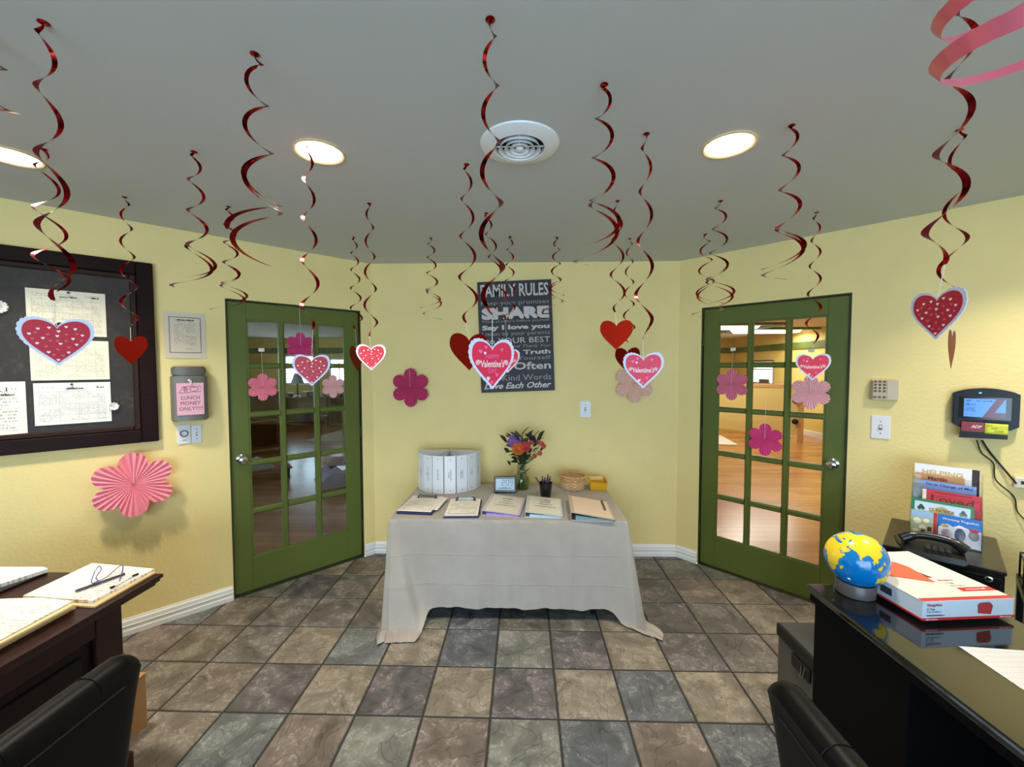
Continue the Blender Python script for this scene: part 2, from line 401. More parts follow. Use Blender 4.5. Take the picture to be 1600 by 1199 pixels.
# ---- doors
def make_door(name, side, s0, s1, knob_left, label):
    c, a = WALLS[side]; e = Vector((math.cos(a), math.sin(a), 0))
    W, H = s1-s0, DH
    r = struct_empty(name, c + e*s0, a, label)
    j = nb(); g = .009
    bx(j, .001, g, .004, .115, .001, H-.001); bx(j, W-g, W-.001, .004, .115, .001, H-.001); bx(j, g, W-g, .004, .115, H-g, H-.001)
    bx(j, .001, W-.001, -.004, .135, -.03, .003)
    obj('door_frame', j, m_dgreen, r)
    x0, x1, z0, z1 = g+.003, W-g-.003, .012, H-g-.003
    y0, y1 = .022, .064
    ST, TR, BR = .108, .115, .235; mu = .039
    lx0, lx1, lz0, lz1 = x0+ST, x1-ST, z0+BR, z1-TR
    for p, q in ((x0, lx0), (lx1, x1)):
        b = nb(); bx(b, p, q, y0, y1, z0, z1, .002); obj('stile', b, m_green, r)
    for p, q in ((z0, lz0), (lz1, z1)):
        b = nb(); bx(b, lx0, lx1, y0, y1, p, q, .002); obj('rail', b, m_green, r)
    pw = (lx1-lx0-2*mu)/3; ph = (lz1-lz0-4*mu)/5
    for k in (1, 2):
        xx = lx0+k*pw+(k-1)*mu
        b = nb(); add_prism(b, [(xx, y0+.013), (xx+.009, y0+.001), (xx+mu-.009, y0+.001), (xx+mu, y0+.013), (xx+mu, y1-.006), (xx, y1-.006)], lz0, lz1, 'XY'); obj('muntin', b, m_green, r)
    for k in range(1, 5):
        zz = lz0+k*ph+(k-1)*mu
        b = nb()
        for cc in range(3):
            xa = lx0+cc*(pw+mu)
            add_prism(b, [(y0+.013, zz), (y0+.002, zz+.009), (y0+.002, zz+mu-.009), (y0+.013, zz+mu), (y1-.006, zz+mu), (y1-.006, zz)], xa, xa+pw, 'YZ')
        obj('muntin', b, m_green, r)
    b = nb()       # glazing bead around the whole light
    bd = .011
    for (p, q, u, v) in ((lx0, lx0+bd, lz0, lz1), (lx1-bd, lx1, lz0, lz1)): bx(b, p, q, y0+.004, y0+.016, u, v)
    for (u, v) in ((lz0, lz0+bd), (lz1-bd, lz1)): bx(b, lx0, lx1, y0+.004, y0+.016, u, v)
    obj('glazing_bead', b, m_green, r)
    pm = None
    for cc in range(3):
        for rr in range(5):
            if pm is None:
                b = nb(); bx(b, -.004, pw+.004, .0365, .0405, -.004, ph+.004); o = obj('pane', b, m_pane, r); pm = o.data
            else:
                o = mobj('pane', pm, None, r)
            o.location = (lx0+cc*(pw+mu), 0, lz0+rr*(ph+mu))
    kx = x0+.06 if knob_left else x1-.06
    kn = nb(); n = 20
    prof = [(.032, 0), (.032, .005), (.026, .008), (.011, .014), (.010, .03), (.022, .038), (.028, .05), (.0285, .06), (.024, .07), (.012, .075)]
    add_lathe(kn, prof, n)
    bmesh.ops.transform(kn, matrix=Matrix.Translation((kx, y0, .955)) @ Matrix.Rotation(PI/2, 4, 'X'), verts=kn.verts)
    k = obj('door_knob', kn, m_chrome, r, smooth=True); k['label'] = 'round chrome door knob'
    hx = x1+.003 if knob_left else x0-.003
    for z in (.27, 1.05, 1.8):
        b = nb(); add_lathe(b, [(.006, -.05), (.007, -.045), (.007, .045), (.006, .05)], 10, (hx, y0-.005, z)); obj('hinge', b, m_dgreen, r, smooth=True)
    return r, (x0, x1, lx0, lz0, pw, ph, mu)
make_door('door_1', 'L', DL[0], DL[1], True, 'green fifteen-pane glass door left of the table')
make_door('door_2', 'R', DR[0], DR[1], False, 'green fifteen-pane glass door right of the table')

# ---- the two classrooms seen through the doors
def wood():
    m = bpy.data.materials.new('plank_floor'); m.use_nodes = True; t = NT(m); b = t.n['Principled BSDF']
    o = t.xyz(t.coord()); y = t.math('MULTIPLY', o[1], 9.5); row = t.math('FLOOR', y)
    cb = t.add('ShaderNodeCombineXYZ'); t.lk(t.math('MULTIPLY', t.math('ADD', o[0], t.math('MULTIPLY', t.math('SINE', t.math('MULTIPLY', row, 12.9)), 3.)), .8), cb.inputs[0]); t.lk(row, cb.inputs[1])
    wn = t.add('ShaderNodeTexWhiteNoise', noise_dimensions='2D')
    c2 = t.add('ShaderNodeCombineXYZ'); s_ = t.xyz(cb.outputs[0]); t.lk(t.math('FLOOR', s_[0]), c2.inputs[0]); t.lk(row, c2.inputs[1]); t.lk(c2.outputs[0], wn.inputs['Vector'])
    gr = t.noise(6, 5, .6, stretch=(1, 14, 1))
    c = t.ramp(t.math('ADD', t.math('MULTIPLY', wn.outputs['Value'], .6), t.math('MULTIPLY', gr, .4)), [(.1, S(164, 108, 60)), (.6, S(196, 140, 84)), (1, S(212, 160, 100))])
    gap = t.math('LESS_THAN', t.math('FRACT', y), .05)
    t.lk(t.mix(t.math('MULTIPLY', gap, .6), c, S(80, 50, 28)), b.inputs['Base Color']); b.inputs['Roughness'].default_value = .22
    t.lk(t.bump(gap, .2, .002), b.inputs['Normal'])
    return m
m_wood = wood()
LP = [(-.06, 3.51), (-1.32, 3.51), (-3.66, 1.17), (-3.66, .62), (-8.5, .62), (-8.5, 12.0), (-.06, 12.0)]
RP = [(6.5, 12.9), (6.5, .62), (3.66, .62), (3.66, 1.18), (1.33, 3.51), (.06, 3.51), (.06, 12.9)]
for nm, P, ct in (('left', LP, S(206, 206, 200)), ('right', RP, S(226, 214, 196))):
    bm = nb(); add_prism(bm, P, -.05, .0, 'XY'); struct('floor_classroom_' + nm, bm, m_wood, label='shiny wood plank floor of the %s classroom' % nm)
    bm = nb(); add_prism(bm, P, CEIL, CEIL+.06, 'XY'); struct('ceiling_classroom_' + nm, bm, M('ceiling_' + nm, ct, .8))
CH = CEIL
bm = nb(); bx(bm, -.06, .06, 3.51, 12.9, 0, CH); struct('wall_between', bm, m_wall)
m_cwall = M('classroom_wall', S(226, 204, 120), .7)
# windows of the left classroom in its far wall
def far_n(x0, y0, x1, y1, v):
    a = on_plane(x0, y0, (0, v, 0), (0, 1, 0)); b = on_plane(x1, y1, (0, v, 0), (0, 1, 0))
    return a.x, b.x, b.z, a.z
hl = [far_n(446, 556, 496, 600, 12.0), far_n(516, 561, 545, 596, 12.0)]
bm = nb(); holes_wall(bm, -8.62, -.06, 0, CH, 12.0, 12.12, hl); struct('wall_classroom_left_far', bm, m_cwall)
bm = nb(); holes_wall(bm, .5, 12.0, 0, CH, 0, .12, [(2.2, 4.6, 1.1, 1.9), (6.2, 8.8, 1.1, 1.9)]); struct('wall_classroom_left_side', bm, m_cwall, (-8.5, 0, 0), R(90))  # side openings are out of view, added to brighten the left classroom
for yy, ww in ((3.4, 2.4), (7.5, 2.6)):  # sampling portals in the added side openings
    _l = bpy.data.lights.new('daylight_portal', 'AREA'); _l.shape = 'RECTANGLE'; _l.size = .8; _l.size_y = ww; _l.cycles.is_portal = True
    _o = bpy.data.objects.new('daylight_portal', _l); _o.location = (-8.49, yy, 1.5); _o.rotation_euler = (0, R(-90), 0); col.objects.link(_o)
bm = nb(); bx(bm, -8.5, -3.65, .5, .62, 0, CH); struct('wall_classroom_left_near', bm, m_cwall)
bm = nb(); bx(bm, .06, 6.62, 12.9, 13.02, 0, CH); struct('wall_classroom_right_far', bm, m_cwall)
pa = on_plane(1183, 565, (6.5, 0, 0), (1, 0, 0)); pb = on_plane(1202, 600, (6.5, 0, 0), (1, 0, 0))
hr = (min(pa.y, pb.y)-.15, max(pa.y, pb.y)+.25, pb.z, pa.z)
bm = nb(); holes_wall(bm, .62, 12.9, 0, CH, -.12, 0, [hr])
struct('wall_classroom_right_side', bm, m_cwall, (6.5, 0, 0), R(90))
bm = nb(); bx(bm, 3.65, 6.5, .5, .62, 0, CH); struct('wall_classroom_right_near', bm, m_cwall)
m_wp = pane_mat('window_glass')
def win(name, x0, x1, z0, z1, y, rotz=0, loc=(0, 0, 0), cols=2, label=None):
    r = struct_empty(name, loc, rotz, label)
    b = nb()
    for x in (x0, x1): bx(b, x-.03, x+.03, y, y+.05, z0-.03, z1+.03)
    for z in (z0, z1): bx(b, x0, x1, y, y+.05, z-.03, z+.03)
    zm = (z0+z1)/2+.08; bx(b, x0, x1, y+.01, y+.04, zm-.02, zm+.02)
    for k in range(1, cols): xx = x0+(x1-x0)*k/cols; bx(b, xx-.012, xx+.012, y+.01, y+.04, z0, z1)
    obj('window_frame', b, m_white, r)
    b = nb(); bx(b, x0, x1, y+.022, y+.028, z0, z1); obj('pane', b, m_wp, r)
win('window_2', hl[0][0], hl[0][1], hl[0][2], hl[0][3], 11.97, label='bright far window of the left classroom behind the lamp')
win('window_3', hl[1][0], hl[1][1], hl[1][2], hl[1][3], 11.97, label='narrow far window of the left classroom')
win('window_4', hr[0], hr[1], hr[2], hr[3], -.05, R(90), (6.5, 0, 0), 1, label='blue far window of the right classroom')
# green trim band round both classrooms
def trim(n, x0, x1, y0, y1, z0, z1):
    b = nb(); bx(b, x0, x1, y0, y1, z0, z1); struct('trim_%d' % n, b, M('green_trim', S(86, 100, 44), .5))
trim(1, -8.5, -.06, 11.96, 11.999, 1.99, 2.15); trim(2, -8.499, -8.46, .63, 11.95, 1.99, 2.15)
trim(3, .06, 6.45, 12.86, 12.899, 1.99, 2.15); trim(4, 6.46, 6.499, .63, 12.85, 1.99, 2.15)
b = nb(); bx(b, .06, 6.4, 12.875, 12.898, 0, .12); struct('baseboard_classroom_right', b, m_white)
b = nb(); bx(b, 6.47, 6.498, .63, 12.85, 0, .12); struct('baseboard_classroom_right_side', b, m_white)
# fluorescent fixtures framed in green
def fixture(label, x, y, w, d, on, rotz=0.):
    f = thing('ceiling_fixture', label, 'ceiling light', (x, y, CH), rotz)
    b = nb(); add_prism(b, [(-w/2, 0), (w/2, 0), (w/2-.1, -.09), (-w/2+.1, -.09)], -d/2, d/2, 'XZ')
    obj('diffuser', b, M('lit_diffuser', S(255, 246, 226), .4, emit=(S(255, 240, 214), 3.)) if on else M('unlit_diffuser', S(176, 178, 176), .4), f)
    b = nb(); k = .16
    for sx in (-1, 1): bx(b, sx*(w/2+k), sx*(w/2+k+.16), -d/2-k-.16, d/2+k+.16, -.05, -.001)
    for sy in (-1, 1): bx(b, -w/2-k, w/2+k, sy*(d/2+k), sy*(d/2+k+.16), -.05, -.001)
    obj('frame', b, M('green_trim'), f)
    if on:
        ld = bpy.data.lights.new('classroom_light', 'AREA'); ld.shape = 'RECTANGLE'; ld.size = w; ld.size_y = d; ld.energy = 34; ld.color = (1, .94, .84)
        lo = bpy.data.objects.new('classroom_light', ld); lo.location = (0, 0, -.11); col.objects.link(lo); lo.parent = f
p1 = on_z(1214, 521, CH-.09); p2 = on_z(1120, 515, CH-.09)
fixture('long lit fluorescent fixture seen through the middle top pane of right door', min(p1.x, 5.6), min(p1.y, 9.6), 1.5, .34, True)
fixture('lit fluorescent fixture at the left top pane of right door', 4.1, 8.6, 1.5, .34, True)
fixture('lit fluorescent fixture close behind the right door', 3.6, 5.2, 1.5, .34, True)
fixture('unlit ceiling fixture framed in green seen through left door', -4.6, 6.6, 1.2, .6, False)

# ---- classroom furniture
m_pine = M('pine', S(206, 160, 104), .5, var=(9, .12, (1, 1, 6)))
m_dwood = M('brown_wood', S(120, 82, 50), .5, var=(9, .15, (1, 6, 1)))
def shelf_unit(label, p, rotz, w=.9, h=.95, d=.32, n=3, mat=None):
    t = thing('shelf_unit', label, 'shelf', p, rotz); mat = mat or m_pine
    for s in (-1, 1): b = nb(); bx(b, s*w/2-.015, s*w/2+.015, -d/2, d/2, 0, h, .003); obj('side_panel', b, mat, t)
    for k in range(n): b = nb(); z = .06+(h-.1)*k/(n-1); bx(b, -w/2+.015, w/2-.015, -d/2, d/2, z, z+.022); obj('shelf', b, mat, t)
    b = nb(); bx(b, -w/2+.015, w/2-.015, d/2-.012, d/2, .06, h-.02); obj('back_panel', b, m_dwood, t)
    return t
def small_table(label, p, rotz, w=1.1, d=.6, h=.55):
    t = thing('activity_table', label, 'table', p, rotz)
    b = nb(); bx(b, -w/2, w/2, -d/2, d/2, h-.03, h, .008); obj('table_top', b, M('pale_laminate', S(206, 192, 168), .4), t)
    for sx in (-1, 1):
        for sy in (-1, 1): b = nb(); bx(b, sx*(w/2-.06)-.025, sx*(w/2-.06)+.025, sy*(d/2-.06)-.025, sy*(d/2-.06)+.025, 0, h-.03); obj('leg', b, m_pine, t)
def blanket_bm(w, d, h, seed, amp=.06, n=26):
    rnd = random.Random(seed); ph = [(rnd.uniform(3, 11), rnd.uniform(3, 11), rnd.uniform(0, 6), rnd.uniform(.4, 1)) for _ in range(7)]
    b = nb(); g = []
    for i in range(n+1):
        row = []
        for j in range(n+1):
            u, v = i/n-.5, j/n-.5
            z = sum(a*math.sin(fx*u*2+fy*v*2+p)*abs(math.cos(fx*v-fy*u+p)) for fx, fy, p, a in ph)/3.5
            ed = min(1, (0.5-max(abs(u), abs(v)))/.16); ed = math.sin(ed*PI/2)
            row.append(b.verts.new((u*w*(1+.08*z), v*d*(1+.06*math.sin(9*u+seed)), .004+(h*(.55+.45*z)+amp*abs(z))*ed)))
        g.append(row)
    for i in range(n):
        for j in range(n): b.faces.new((g[i][j], g[i+1][j], g[i+1][j+1], g[i][j+1]))
    base = [g[i][0] for i in range(n+1)] + [g[n][j] for j in range(1, n+1)] + [g[i][n] for i in range(n-1, -1, -1)] + [g[0][j] for j in range(n-1, 0, -1)]
    b.faces.new(base)
    return b
def cot(label, p, rotz, bed, bl, bcat='cot', h=.16):
    t = thing('nap_cot', label, 'cot', p, rotz)
    b = nb(); bx(b, -.66, .66, -.28, .28, h-.03, h, .012); obj('bed_sheet', b, bed, t)
    for sx in (-1, 1):
        for sy in (-1, 1): b = nb(); add_lathe(b, [(.035, 0), (.028, .02), (.03, h-.03)], 12, (sx*.6, sy*.24, 0)); obj('leg', b, M('teal_plastic', S(30, 62, 66), .4), t)
    o = obj('blanket', blanket_bm(.9, .54, .12, len(label)), bl, None, (p[0], p[1], h+.001), rotz, True)
    return o
m_blue = M('pale_blue_blanket', S(200, 216, 236), .9, var=(6, .12)); m_purple = M('lilac_blanket', S(196, 190, 222), .9, var=(8, .15)); m_pinkb = M('pink_blanket', S(206, 150, 164), .9, var=(7, .25))
m_rosebed = M('rose_bed_sheet', S(196, 140, 130), .85)
q = on_z(388, 742, .16); tag(cot('rose coloured nap cot at the left edge of left door glass', (q.x-.35, q.y+.25, 0), R(40), m_rosebed, m_blue), 'pale blue rumpled blanket seen through left door beside the knob', 'blanket')
q = on_z(532, 722, .16); tag(cot('pink nap cot on teal feet behind right panes of left door', (q.x+.4, q.y+.3, 0), R(20), M('pink_bed_sheet', S(220, 186, 190), .85), m_pinkb), 'pink patterned blanket on cot seen through left door', 'blanket')
q = on_z(525, 758, 0)
tag(obj('floor_blanket', blanket_bm(.85, .6, .2, 5, .08), m_purple, None, (q.x+.1, q.y+.2, .001), R(30), True), 'lilac rumpled blanket on classroom floor seen through left door', 'blanket')
q = on_z(400, 712, 0); shelf_unit('pine shelf unit seen through left panes of left door', (q.x-.15, q.y+.2, 0), R(55), .9, 1.15)
q = on_z(385, 690, 0); small_table('low classroom table beyond the pine shelf unit', (q.x-.5, q.y+1.0, 0), R(20))
q = on_z(536, 684, 0); small_table('low classroom table on the pale rug behind left door', (q.x+.5, q.y+.4, .013), R(8), 1.2, .7, .62)
q = on_z(470, 668, 0)
for dx, lb in ((-1.3, 'dark toy shelf at left of classroom far end, through left door'), (.0, 'dark toy shelf in the centre of classroom far end, through left door'), (1.35, 'dark toy shelf at right of classroom far end, through left door')):
    shelf_unit(lb, (q.x+dx, q.y+.3, 0), 0, 1.25, .8, .4, 3, M('toy_shelf_wood', S(92, 66, 48), .5))
    for k in range(5):
        b = nb(); s_ = random.uniform(.07, .105); bx(b, -s_, s_, -.1, .1, 0, s_*1.5, .015)
        if dx == 0. and k == 1: b.free(); continue
        tag(obj('toy_bin', b, M('bin_%d' % k, S(*[(120, 60, 60), (70, 90, 120), (150, 130, 90), (60, 60, 64), (170, 160, 150)][k]), .5), None, (q.x+dx-.46+k*.23, q.y+.28, .812 if False else .782)), 'small toy bin on a dark shelf at classroom far end', 'bin', 'toy bins at the classroom far end')
b = nb(); q = on_z(530, 678, 0); add_prism(b, [(-1.0, -.8), (1.0, -.8), (1.0, .8), (-1.0, .8)], .001, .012, 'XY'); tag(obj('area_rug', b, M('pale_rug', S(196, 196, 186), .95, bump=(200, .4, .004)), None, (q.x+.75, q.y-.25, 0), R(-6)), 'pale area rug on classroom floor seen through left door', 'rug')
q = on_z(470, 668, 0); lt = thing('table_lamp', 'small table lamp against far window seen through left door', 'lamp', (q.x-.23, q.y+.3, .782))
b = nb(); add_lathe(b, [(.09, 0), (.09, .02), (.02, .04), (.02, .42)], 14); obj('lamp_base', b, m_black, lt, smooth=True)
b = nb(); add_lathe(b, [(.17, .36), (.07, .64)], 18); obj('lamp_shade', b, M('shade', S(170, 180, 190), .8), lt, smooth=True)
# right classroom: wooden gate divider, wall plate, cabinet
q = on_z(1250, 690, 0); gt = thing('divider_gate', 'pine divider post with black knobs seen through right door', 'divider', (q.x, q.y, 0), R(-38))
b = nb(); bx(b, -.05, .05, -.04, .04, 0, 1.2, .004); obj('post', b, m_pine, gt)
b = nb(); bx(b, -1.9, -.05, -.02, .02, 1.12, 1.2, .004); obj('top_rail', b, m_pine, gt)
b = nb(); bx(b, -1.98, -1.9, -.04, .04, 0, 1.22, .004); obj('post', b, m_pine, gt)
b = nb(); bx(b, -1.9, -.05, -.006, .006, .12, 1.11); obj('panel', b, M('divider_panel', S(222, 200, 126), .6), gt)
for z in (.42, .86): b = nb(); add_lathe(b, [(.02, 0), (.055, .02), (.06, .05), (.03, .07)], 12); bmesh.ops.transform(b, matrix=Matrix.Translation((-.09, -.03, z)) @ Matrix.Rotation(PI/2, 4, 'X'), verts=b.verts); obj('knob', b, m_black, gt, smooth=True)
b = nb(); bx(b, -.04, .0, -.22, .22, 0, .22, .006)
tag(obj('wall_plate', b, M('bronze_plate', S(110, 98, 78), .5, .4), None, (6.498, on_plane(1195, 612, (6.5, 0, 0), (1, 0, 0)).y, 1.02)), 'bronze plate under blue window seen through right door', 'wall plate')
q = on_z(1130, 690, 0)
b = nb(); add_prism(b, [(-.9, -.6), (.9, -.6), (.9, .6), (-.9, .6)], .001, .012, 'XY'); tag(obj('floor_mat', b, M('pale_mat', S(214, 208, 190), .95), None, (q.x-.7, q.y+.3, 0), R(-10)), 'pale floor mat seen through left panes of right door', 'mat')

# ---- ceiling lamps and vent of the lobby
def downlight(label, p, watt):
    t = thing('recessed_lamp', label, 'ceiling light', p)
    b = nb(); add_lathe(b, [(.096, -.001), (.096, -.005), (.092, -.008), (.086, -.006), (.082, -.001)], 36, cap=False); obj('trim_ring', b, M('brass_ring', S(214, 190, 140), .35), t, smooth=True)
    b = nb(); add_lathe(b, [(.083, -.0015), (.083, -.0035), (.06, -.007), (.001, -.008)], 32); obj('bulb_face', b, M('lit_bulb', S(255, 240, 214), .4, emit=(S(255, 232, 196), 14.)), t, smooth=True)
    ld = bpy.data.lights.new('bulb_light', 'AREA'); ld.shape = 'DISK'; ld.size = .15; ld.energy = watt; ld.color = (1, .88, .70); ld.spread = R(112)
    lo = bpy.data.objects.new('bulb_light', ld); lo.location = (0, 0, -.013); col.objects.link(lo); lo.parent = t
q0 = on_z(499, 237, CEIL); q1 = on_z(1139, 226, CEIL); q2 = on_z(16, 243, CEIL)
downlight('lit recessed ceiling lamp behind a red swirl, left of the round vent', q0, LAMP_W)
downlight('lit recessed ceiling lamp right of the round vent', q1, LAMP_W)
downlight('lit recessed ceiling lamp cut by the left edge of the picture', q2, LAMP_W*1.25)
downlight('recessed ceiling lamp outside the right edge of the picture', Vector((2.15, q1.y-.05, CEIL)), LAMP_W*.95)
qv = on_z(812, 225, CEIL)
vt = thing('ceiling_vent', 'round white ceiling vent with concentric rings', 'vent', qv)
b = nb(); add_lathe(b, [(.152, -.0005), (.15, -.006), (.125, -.016), (.098, -.020), (.094, -.016), (.094, -.001)], 40, cap=False); obj('flange', b, m_white, vt, smooth=True)
b = nb(); add_lathe(b, [(.093, -.001), (.093, -.002)], 32); obj('duct', b, M('dark_duct', S(16, 16, 16), .8), vt)
for r0 in (.074, .052, .031): b = nb(); add_lathe(b, [(r0-.003, -.006), (r0+.005, -.024), (r0+.007, -.024), (r0, -.006)], 36, cap=False); obj('ring', b, m_white, vt, smooth=True)
b = nb(); add_lathe(b, [(.014, -.006), (.016, -.026), (.010, -.028), (.002, -.028)], 20); obj('centre_cap', b, m_white, vt, smooth=True)
b = nb(); bx(b, -.002, .002, -.09, .09, -.012, -.008); bx(b, -.09, .09, -.002, .002, -.012, -.008); obj('spider', b, m_white, vt)
#@@PART2
# ================================================================== CENTRE TABLE
tfl, tfr, tbl, tbr = on_z(607, 812, TABLE_Z), on_z(985, 815, TABLE_Z), on_z(655, 757, TABLE_Z), on_z(940, 757, TABLE_Z)
TX0, TX1 = (tfl.x+tbl.x)/2, (tfr.x+tbr.x)/2
TY0, TY1 = (tfl.y+tfr.y)/2, min((tbl.y+tbr.y)/2, BACK_V-.06)
tcx, tcy = (TX0+TX1)/2, (TY0+TY1)/2; HX, HY = (TX1-TX0)/2, (TY1-TY0)/2
tt = thing('folding_table', 'folding table hidden under the beige cloth', 'table', (tcx, tcy, 0))
b = nb(); bx(b, -HX+.012, HX-.012, -HY+.012, HY-.012, TABLE_Z-.036, TABLE_Z-.004, .006); obj('table_top', b, M('table_laminate', S(150, 130, 104), .5), tt)
for sx in (-1, 1):
    for sy in (-1, 1): b = nb(); add_lathe(b, [(.014, 0), (.014, TABLE_Z-.036)], 12, (sx*(HX-.2), sy*(HY-.09), 0)); obj('leg', b, m_black, tt, smooth=True)
def cloth_bm():
    ZT = TABLE_Z; b = nb(); cr = .018; per = []
    def seg(p, q, n, nrm):
        for i in range(n): t = i/n; per.append((Vector(p).lerp(Vector(q), t), Vector(nrm)))
    def arc(c, a0, n=9):
        for i in range(n):
            a = a0+PI/2*i/n; d = Vector((math.cos(a), math.sin(a))); per.append((Vector(c)+d*cr, d))
    ax, ay = HX-cr, HY-cr
    seg((-ax, -HY), (ax, -HY), 170, (0, -1)); arc((ax, -ay), -PI/2); seg((HX, -ay), (HX, ay), 44, (1, 0)); arc((ax, ay), 0)
    seg((ax, HY), (-ax, HY), 40, (0, 1)); arc((-ax, ay), PI/2); seg((-HX, ay), (-HX, -ay), 44, (-1, 0)); arc((-ax, -ay), PI)
    K = 26; n = len(per)
    corners = [(Vector((HX, -HY)), Vector((.66, -.75)), .09, .09), (Vector((-HX, -HY)), Vector((.18, -.98)), .13, .13), (Vector((HX, HY)), Vector((.9, .2)), .1, .06), (Vector((-HX, HY)), Vector((-.9, .2)), .1, .06)]
    rings = []
    for k in range(K+1):
        t = k/K; ring = []
        for i, (p, nr) in enumerate(per):
            drop = .548 if nr.y < -.5 else (.30 if nr.y > .5 else .612)
            g_, dirv, amp = 0., Vector((0, 0)), 0.
            gd = 0.
            for ci, (cpt, cd, wd, am) in enumerate(corners):
                L = (p-cpt).length
                if L > .5: continue
                if ci < 2 and abs(nr.x) < .5 and nr.y < 0:          # along the front: the corner flap folds over the front panel
                    k0, k1 = ((.015, .05), (.03, .20))[ci]
                    gg = 1/(1+math.exp(min(60, (L-k0-k1*t)/.011))); gdd = 1/(1+math.exp(min(60, (L-k0-k1*.92)/.014)))
                else: gg = math.exp(-(L/wd)**2); gdd = gg
                if gg > g_: g_, dirv, amp = gg, cd, am
                gd = max(gd, gdd)
            drop = drop*(1-gd)+(.74 if p.y < 0 else .6)*gd
            s = i/n*2*PI
            wave = (.005*math.sin(s*17+1.)+.003*math.sin(s*31+2.))*t*(1.6 if abs(nr.x) > .5 else 1)
            out = .004*math.sin(min(1, t*6)*PI/2)+(.010+.045*(abs(nr.x) > .5))*t+wave
            z = ZT-.003-drop*t
            q = p+nr*out+dirv*(amp*g_*t**1.15)
            if nr.y > .5: q = p+nr*min(out, .02)
            fl = .007+.003*math.sin(s*60)
            if z < fl:
                ex = fl-z; z = fl+.012*math.sin(min(1, ex/.12)*PI)*(.5+.5*math.sin(i*1.3)); q = q+dirv*ex*.8
            z += .005*math.sin(s*9+.6)*t*(1 if nr.y < -.5 else .3) if z > .03 else 0
            ring.append(b.verts.new((q.x, q.y, z)))
        rings.append(ring)
    for a, c in zip(rings, rings[1:]):
        for i in range(n): b.faces.new((a[i], a[(i+1) % n], c[(i+1) % n], c[i]))
    top = [b.verts.new((p.x-nr.x*.003, p.y-nr.y*.003, ZT)) for p, nr in per]
    for i in range(n): b.faces.new((top[i], top[(i+1) % n], rings[0][(i+1) % n], rings[0][i]))
    b.faces.new(top)
    return b
def cloth_mat():
    m = bpy.data.materials.new('beige_table_cloth'); m.use_nodes = True; t = NT(m); bs = t.n['Principled BSDF']
    bs.inputs['Roughness'].default_value = .85; bs.inputs['Sheen Weight'].default_value = .15
    o = t.xyz(t.coord())
    f = t.noise(5, 5, .6); fine = t.noise(420, 2, .6)
    t.lk(t.ramp(f, [(.3, S(162, 155, 147)), (.7, S(171, 165, 158))]), bs.inputs['Base Color'])
    def crease(v, at, w): return t.math('POWER', t.math('MAXIMUM', t.math('SUBTRACT', 1., t.math('ABSOLUTE', t.math('MULTIPLY', t.math('SUBTRACT', t.math('ADD', v, t.math('MULTIPLY', f, .02)), at), 1/w))), 0.), 2.)
    h = t.math('ADD', crease(o[2], .43, .006), crease(o[2], .245, .006))
    h = t.math('ADD', h, t.math('ADD', crease(o[0], -.08, .007), crease(o[0], .42, .007)))
    h = t.math('ADD', t.math('MULTIPLY', h, .9), t.math('ADD', t.math('MULTIPLY', fine, .12), t.math('MULTIPLY', t.noise(9, 3, .6, stretch=(1, 1, .5)), 1.2)))
    t.lk(t.bump(h, .35, .005), bs.inputs['Normal'])
    return m
cl = obj('table_cloth', cloth_bm(), cloth_mat(), None, (tcx, tcy, 0), 0, True)
tag(cl, 'beige linen cloth draped over the centre table down to the floor', 'tablecloth')
ZC = TABLE_Z+.001
# ---- white binders standing in a fan
m_binder = M('white_binder_vinyl', S(226, 230, 238), .35); m_bin_in = M('binder_lining', S(198, 196, 190), .6)
fc = on_z(709, 748, ZC); fc = Vector((fc.x, min(fc.y, TY1-.02), ZC)); FR_, BHT = .245, .285
NB = 8
titles = [(.058,), (.072, .02), (.105, .018), (.08,), (.085, .046), (.062, .06), (.05,), (.05,)]
place = ['leftmost in the fan', 'second from the left in the fan', 'third from the left in the fan', 'fourth from the left, facing the viewer', 'fifth from the left in the fan', 'sixth from the left in the fan', 'seventh from the left in the fan', 'rightmost in the fan']
for k in range(NB):
    a = R(-90-84+168*(k+.5)/NB)            # direction of the spine seen from the fan's centre
    half = R(168/NB/2)*.93
    t = thing('ring_binder', 'white ring binder standing on beige cloth, ' + place[k], 'binder', fc, a+PI/2, 'white binders in a fan')
    # local -Y points outward; spine at y=-FR_
    sw = FR_*math.tan(half)
    b = nb(); bx(b, -sw, sw, -FR_-.004, -FR_, 0, BHT, .0015); sp = obj('spine', b, m_binder, t)
    for s in (-1, 1):
        b = nb(); add_prism(b, [(s*sw, -FR_), (s*(sw-.003), -FR_), (s*.003, -.012), (s*.006, -.012)], 0, BHT, 'XY'); obj('cover', b, m_binder, t)
    b = nb(); add_prism(b, [(-sw*.78, -FR_+.02), (sw*.78, -FR_+.02), (.004, -.03), (-.004, -.03)], .006, BHT-.05, 'XY'); obj('pages', b, m_bin_in, t)
    for z in (.025, BHT-.025):
        b = nb(); add_lathe(b, [(.0035, 0), (.0035, .0015), (.002, .0025)], 10); bmesh.ops.transform(b, matrix=Matrix.Translation((0, -FR_-.004, z)) @ Matrix.Rotation(PI/2, 4, 'X'), verts=b.verts); obj('rivet', b, M('rivet', S(90, 90, 96), .3, .8), sp)
    for li, ln in enumerate(titles[k]): small_print(M('binder_ink', S(58, 60, 70), .6), sp, (.006-.014*li if len(titles[k]) > 1 else 0, -FR_-.0045, BHT*.5), ln, .0065, rot=Matrix.Rotation(PI/2, 4, 'Y'), seed=k+li)
